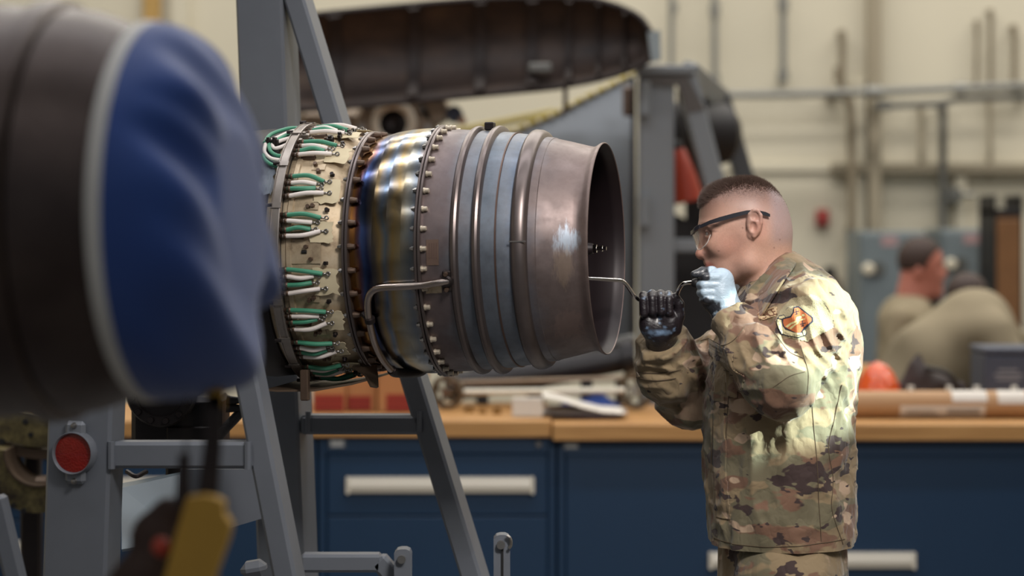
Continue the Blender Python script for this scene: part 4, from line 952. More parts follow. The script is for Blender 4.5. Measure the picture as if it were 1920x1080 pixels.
for dz in (-0.052, 0.050): obj('screw', xf(lathe([(-0.010, 0.0003), (-0.009, 0.004), (-0.003, 0.006)], 12), RM @ Matrix.Translation((0, 0, dz))), steel, ref)
# engine mount arms (behind the blue cover), base rails and casters
em = EA.M @ EA.pt(440, 0.0, 215); obj('mount_arm', beam(W(400, 480, NEAR(400))+UP*0.05, em, 0.06, 0.06, (0, 0, 1)), grey, ST)
em2 = EA.M @ EA.pt(470, math.pi, 215); obj('mount_arm', beam(W(500, 470, FAR(500)), em2, 0.06, 0.06, (0, 0, 1)), grey, ST)
def foot(a, b, fr): return toz(W(a[0], a[1], fr(a[0])), W(b[0], b[1], fr(b[0])), 0.17)
f1, f2 = foot((164, 300), (138, 1080), NEAR), foot((379, 300), (516, 1000), NEAR); f3, f4 = foot((480, -120), (523, 1000), FAR), foot((514, -120), (857, 1000), FAR)
for a, b in ((f1, f2), (f3, f4), (f1, f3), (f2, f4)):
    obj('base_rail', beam(a+Vector((0, 0.03, -0.03)), b+Vector((0, 0.03, -0.03)), 0.08, 0.06, (0, 0, 1)), grey, ST)
for a in (f1, f2, f3, f4):
    w_ = obj('caster_wheel', xf(lathe([(-0.02, 0.0003), (-0.02, 0.05), (-0.014, 0.056), (0.014, 0.056), (0.02, 0.05), (0.02, 0.0003)], 24), Matrix.Translation((a.x, a.y+0.03, 0.057)) @ RZ), black, ST)
    obj('caster_fork', box(a.x-0.03, a.x+0.03, a.y-0.005, a.y+0.065, 0.09, 0.115, 0.004), steel, w_)
# dark accessory housing between the two frames, with hose
AC = thing('accessory_gearbox', 'dark round accessory gearbox partly hidden under the blue cover', 'gearbox', tuple(W(300, 800, 5.1)))
AM = Matrix.Translation(W(302, 735, 4.95)) @ RZ; sa = 4.95/F; oily = mt('oily_black_metal', (36, 30, 30), 0.4, 0.4, 0.3, 30)
obj('housing', xf(lathe([(0.0, 0.2*sa), (0, 44*sa), (-0.012, 46*sa), (-0.012, 62*sa), (0.0, 66*sa), (0.02, 66*sa), (0.02, 58*sa), (0.2, 58*sa), (0.2, 0.2*sa)], 48), AM), oily, AC)
for i in range(12):
    a = i*math.pi/6+0.2; obj('bolt', xf(lathe([(-0.022, 0.0003), (-0.022, 0.006), (-0.01, 0.008)], 8), AM @ Matrix.Translation((0, -54*sa*math.cos(a), 54*sa*math.sin(a)))), darksteel, AC)
obj('lower_block', box(W(245, 0, 5).x, W(415, 0, 5).x, 5.0, 5.16, W(0, 852, 5).z, W(0, 745, 5).z, 0.01), oily, AC)
obj('seam_plate', box(W(312, 0, 4.99).x, W(400, 0, 4.99).x, 4.99, 5.0, W(0, 850, 4.99).z, W(0, 800, 4.99).z, 0.003), oily, AC)
obj('braided_hose', tube([W(395, 835, 4.98), W(420, 806, 4.98), W(448, 776, 4.98), W(465, 750, 5.0)], 0.0105, 14, 6), mt('braided_sleeve', (52, 50, 52), 0.5, 0.3, 0.5, 260, 0.6, 300), AC)
for y in (750, 764): obj('fitting', tube([W(425, y, 4.97), W(436, y+1, 4.97), W(462, y, 4.97)], [0.011, 0.009, 0.005], 12, 3), black, AC)
obj('drain_tube', tube([W(238, 884, 4.9), W(255, 893, 4.88), W(275, 884, 4.9)], 0.005, 8, 5), darksteel, AC)
obj('hanger_bracket', beam(W(330, 760, 5.1), W(330, 640, 5.1), 0.05, 0.03), oily, AC)
obj('floor_prop', beam(W(330, 850, 5.1), Vector((W(330, 0, 5.1).x, 5.1, 0)), 0.04, 0.04), oily, AC)

# corroded ring pieces at the far left edge
CR = thing('corroded_engine_ring', 'corroded olive engine ring with bolt holes at the left edge', 'machine part', tuple(W(30, 900, 5.9)))
n = NT('corroded_olive_metal'); c = n.noise(22, 6, 0.7)
cor = n.done(n.ramp(c, [(0.35, srgb(54, 44, 38)), (0.5, srgb(98, 88, 58)), (0.7, srgb(140, 126, 84))]), 0.55, 0.4)
Yc = 5.9; sc_ = Yc/F
def arc(cx, cy, r0, r1, a0, a1, dep, Yq, name, m):
    V = []; Fc = []; k = 26
    for i in range(k+1):
        a = math.radians(a0+(a1-a0)*i/k)
        for r in (r0, r1):
            for d in (0, dep): p = W(cx+r*math.cos(a), cy-r*math.sin(a), Yq); V.append((p.x, Yq+d, p.z))
    for i in range(k):
        a, b = 4*i, 4*i+4
        Fc += [(a, a+2, b+2, b), (a+1, b+1, b+3, a+3), (a, b, b+1, a+1), (a+2, a+3, b+3, b+2)]
    Fc += [(0, 1, 3, 2), (4*k, 4*k+2, 4*k+3, 4*k+1)]
    return obj(name, (V, Fc), m, CR, angle=30)
arc(90, 600, 178, 240, 215, 300, 0.05, Yc, 'upper_flange', cor)
arc(90, 600, 243, 262, 215, 300, 0.09, Yc+0.01, 'lower_rim', mt('brown_sheet', (92, 76, 62)))
arc(70, 850, 62, 112, 175, 285, 0.12, Yc-0.1, 'hook_bracket', cor)
arc(70, 850, 60, 64, 175, 285, 0.16, Yc-0.11, 'hook_lip', mt('brown_sheet', (92, 76, 62)))
for (x, y, r) in ((48, 790, 6), (58, 815, 5), (4, 828, 6), (6, 930, 5), (25, 948, 5), (44, 958, 5)):
    p = W(x, y, Yc-0.115 if y > 860 else Yc); obj('bolt_hole', cyl(p+Vector((0, -0.004, 0)), p+Vector((0, 0.004, 0)), r*sc_, 14), black, CR)
obj('bracket_block', pbox(58, 92, 895, 945, Yc-0.05, 0.06, 0.01), mt('brown_sheet', (92, 76, 62)), CR)
obj('prop', beam(W(60, 950, Yc+0.05), Vector((W(60, 0, Yc+0.05).x, Yc+0.05, 0)), 0.05, 0.05), darksteel, CR)
obj('prop_arm', beam(W(62, 800, Yc+0.08), W(62, 960, Yc+0.08), 0.04, 0.04), darksteel, CR)
t = thing('trestle_leg', 'slanted grey trestle leg at the bottom left corner', 'stand', (W(0, 0, 4.2).x, 4.2, 0))
a = W(-8, 930, 4.2); b = toz(a, W(28, 1080, 4.2)); obj('leg', beam(a, b, 0.034, 0.04), grey, t); obj('foot_plate', box(b.x-0.06, b.x+0.06, b.y-0.05, b.y+0.05, 0, 0.012, 0.003), grey, t)
obj('trestle_bar', beam(a, a+Vector((-0.5, 0, 0)), 0.04, 0.04), grey, t); c = a+Vector((-0.5, 0, 0)); obj('leg', beam(c, Vector((c.x-0.2, c.y, 0)), 0.034, 0.04), grey, t)

# ================================================================== second engine under a blue cover, close to the lens
BA = Axis(308, 396, 2.86, math.radians(9.6), 0.0)
n = NT('brown_exhaust_metal'); c = n.noise(7, 4, 0.6)
brn = n.done(n.ramp(c, [(0.3, srgb(58, 47, 44)), (0.7, srgb(80, 68, 63))]), 0.42, 0.6)
B2 = thing('covered_engine', 'dark brown engine exhaust under the blue cover at the left foreground', 'engine', mat=BA.M)
def bp(name, L, m, closed=False): return obj(name, lathe(BA.prof(L), 120, closed), m, B2, local=True, angle=40)
bp('exhaust_cone', [(306, 325), (290, 333), (240, 356), (190, 374), (150, 380), (146, 372)], brn)
bp('clamp_ring', [(146, 366), (144, 384), (138, 392), (110, 396), (96, 394), (90, 380)], brn)
bp('exhaust_case', [(150, 366), (120, 374), (60, 384), (0, 388), (-150, 392), (-420, 392), (-420, 1)], brn)
for c in (-60,): bp('stiffener_ring', [(c+16, 370), (c+12, 388), (c+4, 396), (c-8, 396), (c-16, 388), (c-20, 370)], brn)
lg = BA.M @ BA.pt(-330, -math.pi/2, 380)
obj('stand_leg', beam(lg, Vector((lg.x, lg.y, 0.02)), 0.1, 0.1), grey, B2); obj('stand_foot', box(lg.x-0.3, lg.x+0.3, lg.y-0.35, lg.y+0.35, 0, 0.03, 0.004), grey, B2)
CV = thing('exhaust_cover', 'blue fabric exhaust cover with grey-white hem over the foreground engine', 'cover', mat=BA.M)
n = NT('blue_canvas'); c = n.noise(6, 3); n.bump(n.noise(500, 2), 0.2, 0.001)
bluec = n.done(n.mix(c, srgb(20, 54, 118), srgb(30, 72, 148)), 0.75, 0.0, Sheen_Weight=0.3)
na, nr = 160, 56; V = []; Fc = []; s0 = BA.sc(308); x0 = BA.x(300)
rngc = random.Random(5)
for i in range(nr+1):
    u = i/nr
    for k_ in range(na):
        a = 2*math.pi*k_/na
        th_ = u*math.pi/2; R = 354*s0*(max(0.0, math.cos(th_))**0.5 if u < 1 else 0.0); D_ = 166*s0*math.sin(th_)**0.72
        y_, z_ = -R*math.cos(a), R*math.sin(a)
        # diagonal drag folds and a sag towards the bottom
        w1 = (y_*0.75+z_)*26+1.2*math.sin(z_*14+y_*9); w2 = (y_*0.5+z_*0.9)*47+2
        fold = (0.0125*math.sin(w1)+0.006*math.sin(w2+1.5*math.sin(w1)))*math.sin(math.pi*min(1, u*1.15))**0.7
        sag = 0.018*(-z_/(352*s0))*math.sin(th_)
        V.append((x0+D_+fold*1.5+sag, y_, z_-0.006*math.sin(th_)))
for i in range(nr):
    for k_ in range(na):
        k2 = (k_+1) % na; Fc.append((i*na+k_, (i+1)*na+k_, (i+1)*na+k2, i*na+k2))
Fc = [f[::-1] for f in Fc]
obj('cover_face', (V, Fc), bluec, CV, local=True, angle=180)
obj('hem_band', lathe(BA.prof([(308, 336), (308, 352), (304, 356), (284, 357), (278, 353), (278, 336)]), 120, True), mt('white_webbing', (196, 194, 190), 0.7, 0, 0.08, 60), CV, local=True)
# pouch hanging from the cover
HP = thing('hanging_pouch', 'dark strap with brown pouch and yellow flap hanging below the blue cover', 'pouch', tuple(W(380, 760, 2.8)))
blurY = 2.82
obj('strap', strip([W(388, 740, blurY), W(382, 840, blurY), W(368, 945, blurY)], [W(418, 740, blurY), W(416, 840, blurY), W(408, 945, blurY)], 0.006), mt('dark_webbing', (34, 24, 24), 0.7), HP)
obj('strap', strip([W(336, 850, blurY), W(332, 910, blurY), W(328, 950, blurY)], [W(356, 850, blurY), W(358, 910, blurY), W(364, 950, blurY)], 0.006), mt('dark_webbing', (34, 24, 24)), HP)
obj('hanging_cord', tube([W(350, 740, blurY), W(349, 800, blurY), W(347, 864, blurY)], 0.0016, 8, 4), mt('dark_webbing', (34, 24, 24)), HP)
obj('buckle', pbox(386, 420, 728, 770, blurY-0.006, 0.012, 0.004), mt('brass_yellow', (170, 132, 56), 0.4, 0.5), HP)
f = Field(W(160, 1220, blurY)-Vector((0, 0.06, 0)), W(460, 915, blurY)+Vector((0, 0.08, 0)), 0.005); s = blurY/F
f.add(f.cone(W(318, 962, blurY+0.02), W(246, 1130, blurY+0.02), 26*s, 70*s, 0.6), 0); f.add(f.cone(W(345, 960, blurY+0.03), W(385, 1140, blurY+0.03), 24*s, 56*s, 0.5), 0.02)
f.add(f.cone(W(300, 955, blurY+0.02), W(262, 1010, blurY+0.02), 12*s, 22*s), 0.015); f.D = f.D+f.noise(0.03, 4)*0.006; f.D = np.maximum(f.D, W(0, 1190, blurY).z-f.Z+0*f.D)
P, Q = f.mesh(); obj('pouch_body', (relax(P, Q), Q), mt('brown_canvas', (58, 42, 36), 0.8, 0, 0.25, 40), HP)
f = Field(W(270, 1220, blurY)-Vector((0, 0.10, 0)), W(460, 915, blurY)+Vector((0, 0.03, 0)), 0.0045)
f.add(f.cone(W(382, 962, blurY-0.03), W(388, 1000, blurY-0.035), 34*s, 42*s, 0.45), 0); f.add(f.cone(W(388, 1000, blurY-0.035), W(345, 1130, blurY-0.03), 42*s, 50*s, 0.4), 0.01)
f.D = f.D+f.noise(0.025, 8, (1, 1, 2))*0.005; f.D = np.maximum(f.D, W(0, 1170, blurY).z-f.Z+0*f.D); f.D = np.maximum(f.D, f.Z-W(0, 938, blurY).z+0*f.D)
FV = plate([(350, 934), (380, 930), (402, 934), (420, 944), (418, 962), (433, 986), (428, 1012), (404, 1080), (388, 1130), (296, 1130), (324, 1020)], blurY-0.055, 0.03)
obj('flap', FV, mt('yellow_canvas', (176, 136, 52), 0.75, 0, 0.12, 20), HP)
f = Field(W(275, 1050, blurY)-Vector((0, 0.09, 0)), W(330, 1000, blurY)+Vector((0, 0.02, 0)), 0.003); f.add(f.sph(W(302, 1025, blurY-0.035), 18*s, (1, 0.8, 1.1)), 0); P, Q = f.mesh()
obj('toggle', (relax(P, Q), Q), mt('red_plastic', (168, 58, 40), 0.4), HP)

# ================================================================== the mechanic
MY = 4.82; sm = MY/F
def Qm(px, py, d=0.0): return W(px, py, MY+d)
def inv_px(P):
    """world points -> pixel columns and rows seen from the side, at the mechanic's depth"""
    P = np.asarray(P); return 960+F*P[:, 0]/MY, HY-F*(P[:, 2]-CZ)/MY
MAN = thing('person', 'person in camouflage uniform and safety glasses turning a crank tool into the exhaust', 'person', (Qm(1465, 0).x, MY, 0))

# ---- camouflage cloth
def camo(name, k=1.0):
    n = NT(name); v = n.map((0.8, 0.8, 1.5)); w = n.n('ShaderNodeTexNoise', i_Vector=v, i_Scale=9.0, i_Detail=2.0)
    vv = n.n('ShaderNodeVectorMath', operation='ADD', i_0=v, i_1=n.n('ShaderNodeVectorMath', operation='SCALE', i_0=w.outputs['Color'], i_Scale=0.05).outputs[0]).outputs[0]
    def off(o): return n.n('ShaderNodeVectorMath', operation='ADD', i_0=vv, i_1=o).outputs[0]
    col = n.mix(n.noise(5, 3, 0.5, off((0, 0, 0))), srgb(126, 108, 82), srgb(146, 126, 96))
    col = n.mix(n.step(n.noise(8.5, 3, 0.55, off((3, 1, 7))), 0.51, 0.535), col, srgb(106, 98, 76))
    col = n.mix(n.step(n.noise(9.5, 3, 0.55, off((9, 4, 2))), 0.55, 0.575), col, srgb(114, 84, 66))
    col = n.mix(n.step(n.noise(13, 2.5, 0.5, off((5, 8, 1))), 0.605, 0.625), col, srgb(176, 150, 126))
    col = n.mix(n.step(n.noise(14, 3, 0.55, off((2, 6, 5))), 0.605, 0.62), col, srgb(58, 42, 40))
    col = n.mix(n.step(n.noise(30, 2, 0.5, off((7, 2, 3))), 0.70, 0.715), col, srgb(54, 40, 38))
    wr = n.math('ABSOLUTE', n.math('SUBTRACT', n.noise(11, 2.5, 0.5, n.map((1.3, 1.3, 0.75), (4, 2, 1))), 0.5))
    wr2 = n.math('ABSOLUTE', n.math('SUBTRACT', n.noise(24, 2, 0.5, n.map((1.0, 1.0, 1.0), (1, 7, 3), (0, 0.5, 0.3))), 0.5))
    hgt = n.math('ADD', n.math('MINIMUM', wr, 0.10), n.math('MULTIPLY', n.math('MINIMUM', wr2, 0.08), 0.45)); hgt = n.math('ADD', hgt, n.math('MULTIPLY', n.noise(420, 2), 0.01))
    n.bump(hgt, 0.55, 0.035)
    return n.done(col, 0.85, 0.0, Sheen_Weight=0.15)
camoM = camo('camouflage_cloth')

# ---- jacket: torso and both sleeves in one surface
R = [(474, 1452, 1492, .035), (486, 1434, 1512, .060), (500, 1422, 1532, .080), (522, 1404, 1556, .108), (550, 1388, 1580, .145), (580, 1371, 1597, .170), (600, 1362, 1604, .178), (640, 1346, 1610, .176), (700, 1332, 1608, .170), (760, 1325, 1602, .166), (830, 1323, 1599, .166), (900, 1325, 1597, .168), (980, 1331, 1599, .172), (1060, 1338, 1600, .176)]
f = Field(Qm(1176, 1062, -0.33), Qm(1640, 466, 0.30), 0.0040)
zz = f.Z.ravel(); rz = [Qm(0, r[0]).z for r in R][::-1]
cxz = np.interp(zz, rz, [(Qm(r[1], 0).x+Qm(r[2], 0).x)/2 for r in R][::-1])[None, None, :]
axz = np.interp(zz, rz, [(Qm(r[2], 0).x-Qm(r[1], 0).x)/2 for r in R][::-1])[None, None, :]
byz = np.interp(zz, rz, [r[3] for r in R][::-1])[None, None, :]
e = (np.abs((f.X-cxz)/axz)**2.3+np.abs((f.Y-MY)/byz)**2.3)**(1/2.3)
f.D = ((e-1)*np.minimum(axz, byz)).astype(np.float32)
f.D = np.maximum(f.D, f.Z-Qm(0, 478).z+0*f.D)
# near (left) sleeve: shoulder > elbow > cuff
SH, EL, WR = Qm(1522, 585, -0.150), Qm(1466, 722, -0.225), Qm(1368, 592, -0.135)
f.add(f.cone(SH, EL, 60*sm, 50*sm), 0.05); f.add(f.cone(EL, WR, 51*sm, 37*sm), 0.03)
f.add(f.cone(Qm(1420, 668, -0.19), Qm(1440, 690, -0.2), 50*sm, 52*sm), 0.03)
# far (right) sleeve
SR, ER, WRR = Qm(1440, 600, 0.150), Qm(1290, 737, 0.150), Qm(1240, 640, 0.010)
f.add(f.cone(SR, ER, 66*sm, 56*sm), 0.04); f.add(f.cone(ER, WRR, 58*sm, 47*sm), 0.03); f.add(f.sph(Qm(1250, 700, 0.06), 54*sm), 0.03)
# folds: ridged noise, stretched differently on torso and sleeves
def ridge(n_): return 1-np.abs(n_)*2.2
near_arm = np.exp(-(np.maximum(0, np.minimum(f.cone(SH, EL, 60*sm, 50*sm), f.cone(EL, WR, 51*sm, 37*sm)))/0.03)**2)
far_arm = np.exp(-(np.maximum(0, np.minimum(f.cone(SR, ER, 66*sm, 56*sm), f.cone(ER, WRR, 58*sm, 44*sm)))/0.03)**2)
tors = np.clip(1-near_arm-far_arm, 0, 1)
w1 = ridge(f.noise(0.055, 11, (1.0, 1.0, 2.6))); w2 = ridge(f.noise(0.034, 12)); w3 = ridge(f.noise(0.05, 13, (1.6, 1.6, 0.7)))
f.D -= (tors*(0.0065*w1+0.003*w2)+(near_arm+far_arm)*(0.0060*w3+0.0045*w2)).astype(np.float32)
# drag folds running across the elbow and from the armpit down the sleeve
def folds(c, d, amp, wl, rad, ph=0.0):
    c = np.array(c); d = np.array(d)/np.linalg.norm(d)
    t_ = (f.X-c[0])*d[0]+(f.Y-c[1])*d[1]+(f.Z-c[2])*d[2]; q_ = np.sqrt((f.X-c[0])**2+(f.Y-c[1])**2+(f.Z-c[2])**2)
    wob = f.noise(0.08, 21)*0.018
    sn = np.sin((t_+wob)*math.pi/wl+ph); f.D -= (amp*(1.5*(1-np.abs(sn))**1.3-0.4)*np.exp(-(q_/rad)**2)).astype(np.float32)
folds(Qm(1440, 655, -0.24), (0.9, 0, 0.35), 0.006, 0.034, 0.07)
folds(Qm(1545, 650, -0.20), (1.0, 0, 0.55), 0.006, 0.026, 0.085, 1.0)
folds(Qm(1590, 600, -0.10), (1.0, 0, -0.25), 0.006, 0.034, 0.07, 0.5)
folds(Qm(1375, 625, -0.16), (0.5, 0, 1.0), 0.004, 0.028, 0.05)
folds(Qm(1290, 700, 0.06), (0.8, 0, 0.75), 0.005, 0.036, 0.07)
folds(Qm(1225, 712, 0.0), (0.15, 0, 1.0), 0.007, 0.05, 0.05, 2.0)
folds(Qm(1590, 760, -0.08), (1, 0, 0.5), 0.005, 0.03, 0.09)
# hem and cuffs cut clean
hemz = Qm(0, 1042).z+(f.X-Qm(1340, 0).x)*0.03; f.D = np.maximum(f.D, hemz-f.Z+0*f.D)
def cutplane(c, nrm, lim):
    nrm = np.array(nrm)/np.linalg.norm(nrm); t_ = (f.X-c[0])*nrm[0]+(f.Y-c[1])*nrm[1]+(f.Z-c[2])*nrm[2]
    q_ = np.sqrt((f.X-c[0])**2+(f.Y-c[1])**2+(f.Z-c[2])**2); f.D = np.where((q_ < lim), np.maximum(f.D, t_), f.D).astype(np.float32)
dW = (WR-EL).normalized(); cutplane(WR+dW*0.002, dW, 0.062); dR = (WRR-ER).normalized(); cutplane(WRR+dR*0.004, (dR.x, dR.y, dR.z+0.4), 0.075)
JP, JQ = f.mesh(); JP = relax(JP, JQ, 1, 0.3)
jacket = obj('jacket', (JP, JQ), camoM, MAN, angle=180, label='camouflage uniform jacket')
BV = BVHTree.FromPolygons([Vector(p) for p in JP], [tuple(int(i) for i in q) for q in JQ])
def catmull_px(path): return [(p.x, p.y) for p in catmull([Vector((x, y, 0)) for x, y in path], 5)]
def onto(px, py, lift=0.0015, Y=4.62):
    """drop a point given by its place on the sleeve straight onto the cloth"""
    p = W(px, py, Y); h = BV.ray_cast(Vector((p.x, 4.0, p.z)), Vector((0, 1, 0)))
    if h[0] is None: return Vector((p.x, MY-0.1, p.z))
    return h[0]+Vector((0, -lift, 0))
def inside(poly, x, y):
    c = False; n_ = len(poly)
    for i in range(n_):
        x0, y0 = poly[i]; x1, y1 = poly[i-1]
        if (y0 > y) != (y1 > y) and x < (x1-x0)*(y-y0)/(y1-y0)+x0: c = not c
    return c
def applique(name, poly, mat_, par, lift, step=1.0, th=0.0):
    x0, x1 = min(p[0] for p in poly), max(p[0] for p in poly); y0, y1 = min(p[1] for p in poly), max(p[1] for p in poly)
    idx = {}; V = []; Fc = []
    def vid(i, j):
        if (i, j) not in idx: idx[i, j] = len(V); V.append(tuple(onto(x0+i*step, y0+j*step, lift)))
        return idx[i, j]
    for i in range(int((x1-x0)/step)+1):
        for j in range(int((y1-y0)/step)+1):
            if inside(poly, x0+(i+.5)*step, y0+(j+.5)*step): Fc.append((vid(i, j), vid(i, j+1), vid(i+1, j+1), vid(i+1, j)))
    if not Fc: return None
    o = obj(name, (V, Fc), mat_, par, angle=180)
    if th: md = o.modifiers.new('thick', 'SOLIDIFY'); md.thickness = th; md.offset = -1
    return o
def seam(name, pts, r, mat_, par, lift=0.0006):
    return obj(name, tube([onto(x, y, lift) for x, y in catmull_px(catmull_px(pts))], r, 6, 1, False), mat_, par)

# velcro field, unit patch, tape
velM = mt('velcro_field', (158, 146, 116), 0.95, 0, 0.3, 300, 0.8, 500)
obz = lambda L: [(1400+a/6.355, 550+b/6.355) for a, b in L]
vel = applique('velcro_field', obz([(330, 320), (395, 215), (545, 60), (760, 10), (850, 40), (1000, 260), (1025, 400), (860, 470), (690, 560), (420, 500)]), velM, jacket, 0.0022, 1.6)
patch = applique('unit_patch', obz([(548, 155), (608, 150), (762, 276), (762, 326), (694, 388), (668, 424), (684, 452), (668, 492), (640, 498), (575, 516), (480, 502), (396, 478), (364, 425), (340, 352), (350, 296), (378, 262), (432, 250), (452, 280), (500, 265), (530, 218)]), mt('patch_navy', (34, 34, 50), 0.8), jacket, 0.0042, 0.75, 0.0015)
patch['label'] = 'orange and navy unit patch on the sleeve'
applique('shield_field', obz([(556, 172), (604, 166), (744, 284), (744, 318), (678, 374), (642, 412), (618, 448), (560, 456), (500, 428), (440, 398), (420, 350), (424, 306), (508, 280), (544, 226)]), mt('patch_orange', (178, 98, 56), 0.85, 0, 0.12, 300), patch, 0.0050, 0.6)
scrollM = mt('patch_cream', (190, 178, 138), 0.85, 0, 0.1, 300)
applique('scroll', obz([(356, 300), (398, 312), (412, 384), (446, 428), (530, 456), (628, 458), (640, 490), (575, 508), (480, 494), (402, 470), (372, 420), (348, 352)]), scrollM, patch, 0.0051, 0.55)
for pl in ([(372, 274), (432, 258), (446, 280), (404, 298), (372, 296)], [(640, 440), (664, 424), (680, 452), (664, 484), (646, 484)]): applique('scroll_end', obz(pl), scrollM, patch, 0.0053, 0.5)
figM = mt('patch_thread', (196, 184, 128), 0.85, 0, 0.1, 300); navyT = mt('patch_dark_thread', (40, 36, 44), 0.85)
applique('emblem_ground', obz([(420, 392), (448, 398), (510, 436), (530, 452), (500, 446), (446, 424)]), navyT, patch, 0.0052, 0.5)
for pl in ([(634, 246), (650, 238), (668, 244), (670, 262), (652, 268), (636, 262)], [(560, 300), (572, 276), (608, 262), (640, 264), (626, 292), (600, 306), (612, 322), (580, 336), (558, 322)], [(560, 318), (582, 332), (512, 364), (470, 400), (446, 388), (498, 348)], [(588, 330), (600, 340), (552, 376), (508, 420), (492, 408), (536, 366)], [(610, 306), (670, 292), (672, 300), (612, 318)]):
    applique('emblem_figure', obz(pl), figM, patch, 0.0054, 0.45)
def lineplane(cx, cy, s_):
    for (a, b) in (((-34, 8), (34, -8)), ((-4, -34), (4, 34)), ((-16, 30), (14, 22))):
        dx, dy = b[0]-a[0], b[1]-a[1]; L = math.hypot(dx, dy); nx, ny = -dy/L*5*s_, dx/L*5*s_
        applique('emblem_aircraft', obz([(cx+a[0]*s_+nx, cy+a[1]*s_+ny), (cx+b[0]*s_+nx, cy+b[1]*s_+ny), (cx+b[0]*s_-nx, cy+b[1]*s_-ny), (cx+a[0]*s_-nx, cy+a[1]*s_-ny)]), navyT, patch, 0.0054, 0.45)
lineplane(574, 214, 1.0); lineplane(642, 352, 1.0)
def glyphs(ch):
    cu = bpy.data.curves.new('glyph', 'FONT'); cu.body = ch; cu.size = 1.0; cu.resolution_u = 2; cu.align_x = 'CENTER'
    o = bpy.data.objects.new('glyph', cu); COL.objects.link(o); dg = bpy.context.evaluated_depsgraph_get()
    me = o.evaluated_get(dg).to_mesh(); v = [tuple(p.co) for p in me.vertices]; fc = [tuple(p.vertices) for p in me.polygons]
    o.evaluated_get(dg).to_mesh_clear(); bpy.data.objects.remove(o); bpy.data.curves.remove(cu); return v, fc
def lettering(name, text, path, size, mat_, par, lift, bold=0.0):
    P = [Vector((x, y, 0)) for x, y in catmull_px(path)]; L = [0.0]
    for i in range(1, len(P)): L.append(L[-1]+(P[i]-P[i-1]).length)
    V = []; Fc = []; nn = len(text)
    for k_, ch in enumerate(text):
        if ch == ' ': continue
        s_ = L[-1]*(k_+0.5)/nn; i = max(1, next((j for j in range(len(L)) if L[j] >= s_), len(L)-1))
        u = (s_-L[i-1])/max(1e-6, L[i]-L[i-1]); c_ = P[i-1].lerp(P[i], u); d = (P[i]-P[i-1]).normalized(); up = Vector((d.y, -d.x, 0))
        gv, gf = glyphs(ch); b = len(V)
        for (a, h, _) in gv:
            q_ = c_+d*(a*size)+up*((h-0.36)*size); V.append(tuple(onto(q_.x, q_.y, lift)))
        Fc += [tuple(j+b for j in t_) for t_ in gf]
    return obj(name, (V, Fc), mat_, par, smooth=False)
lettering('scroll_lettering', 'AIR NATIONAL GUARD', obz([(366, 318), (376, 376), (398, 428), (440, 462), (500, 482), (570, 490), (622, 482)]), 4.9, navyT, patch, 0.0056)
tapeP = applique('service_tape', obz([(150, 262), (178, 232), (358, 158), (380, 166), (338, 268), (210, 320), (150, 300)]), mt('tape_cloth', (186, 160, 124), 0.9, 0, 0.15, 200), jacket, 0.0025, 0.8, 0.001)
lettering('tape_lettering', 'FORCE', obz([(150, 292), (250, 252), (352, 212)]), 15.5, mt('tape_brown_thread', (104, 62, 40), 0.85), tapeP, 0.0036)
# seams, placket, pocket edges
seamM = mt('seam_thread', (84, 70, 54), 0.9)
for pts in ([(1586, 725), (1572, 790), (1560, 845), (1570, 905), (1566, 960), (1590, 1030)], [(1376, 705), (1370, 800), (1366, 900), (1372, 985)], [(1352, 720), (1346, 820), (1344, 900)], [(1365, 700), (1392, 703)], [(1382, 708), (1388, 745), (1372, 752)], [(1525, 745), (1535, 850), (1540, 940), (1545, 1020)],
            [(1562, 612), (1550, 578), (1530, 556)], [(1440, 720), (1470, 700), (1500, 692)], [(1448, 620), (1472, 655), (1500, 668)], [(1495, 645), (1506, 690), (1504, 735)], [(1338, 655), (1370, 640), (1395, 612)], [(1342, 1026), (1420, 1030), (1510, 1026), (1594, 1020)]):
    seam('seam', pts, 0.0008, seamM, jacket)
for (a_, b_) in (((1200, 712), (1290, 705)), ((1206, 724), (1280, 722))):
    seam('cuff_seam', [a_, ((a_[0]+b_[0])/2, (a_[1]+b_[1])/2+4), b_], 0.0013, seamM, jacket)
# collar: two leaves meeting at the back of the neck
def leaf(sgn):
    up_ = [(1482, 472, 0.0), (1470, 482, -0.045), (1446, 512, -0.070), (1420, 548, -0.076), (1398, 580, -0.066), (1388, 600, -0.05)]
    lo_ = [(1496, 490, 0.0), (1490, 500, -0.060), (1470, 528, -0.098), (1446, 566, -0.112), (1428, 594, -0.108), (1404, 616, -0.085)]
    def lay(x, y, d):
        p = onto(x, y, 0.007, MY); d2 = min(p.y-MY, d) if d < 0 else 0.0
        return Qm(x, y, max(-0.17, d2)*sgn)
    return strip(catmull([Qm(x, y, d*sgn) for x, y, d in up_], 5), catmull([lay(x, y, d) for x, y, d in lo_], 5), 0.004 if sgn > 0 else -0.004)
obj('collar_leaf', leaf(1), camoM, jacket); obj('collar_leaf', leaf(-1), camoM, jacket)
up_ = [(1480, 470, 0.0), (1468, 479, -0.044), (1444, 509, -0.066), (1418, 545, -0.070), (1398, 572, -0.055), (1384, 596, -0.02)]
for sgn in (1, -1):
    U = catmull([Qm(x, y, d*sgn) for x, y, d in up_], 5); obj('collar_stand', strip(U, [p+Vector((0.012, 0, -0.05)) for p in U], 0.003), camoM, jacket)
obj('undershirt_collar', tube([Qm(1400, 542, -0.03), Qm(1410, 558, -0.055), Qm(1424, 560, -0.066), Qm(1450, 535, -0.064)], 0.008, 10, 5), mt('tan_undershirt', (140, 116, 88), 0.85), jacket)
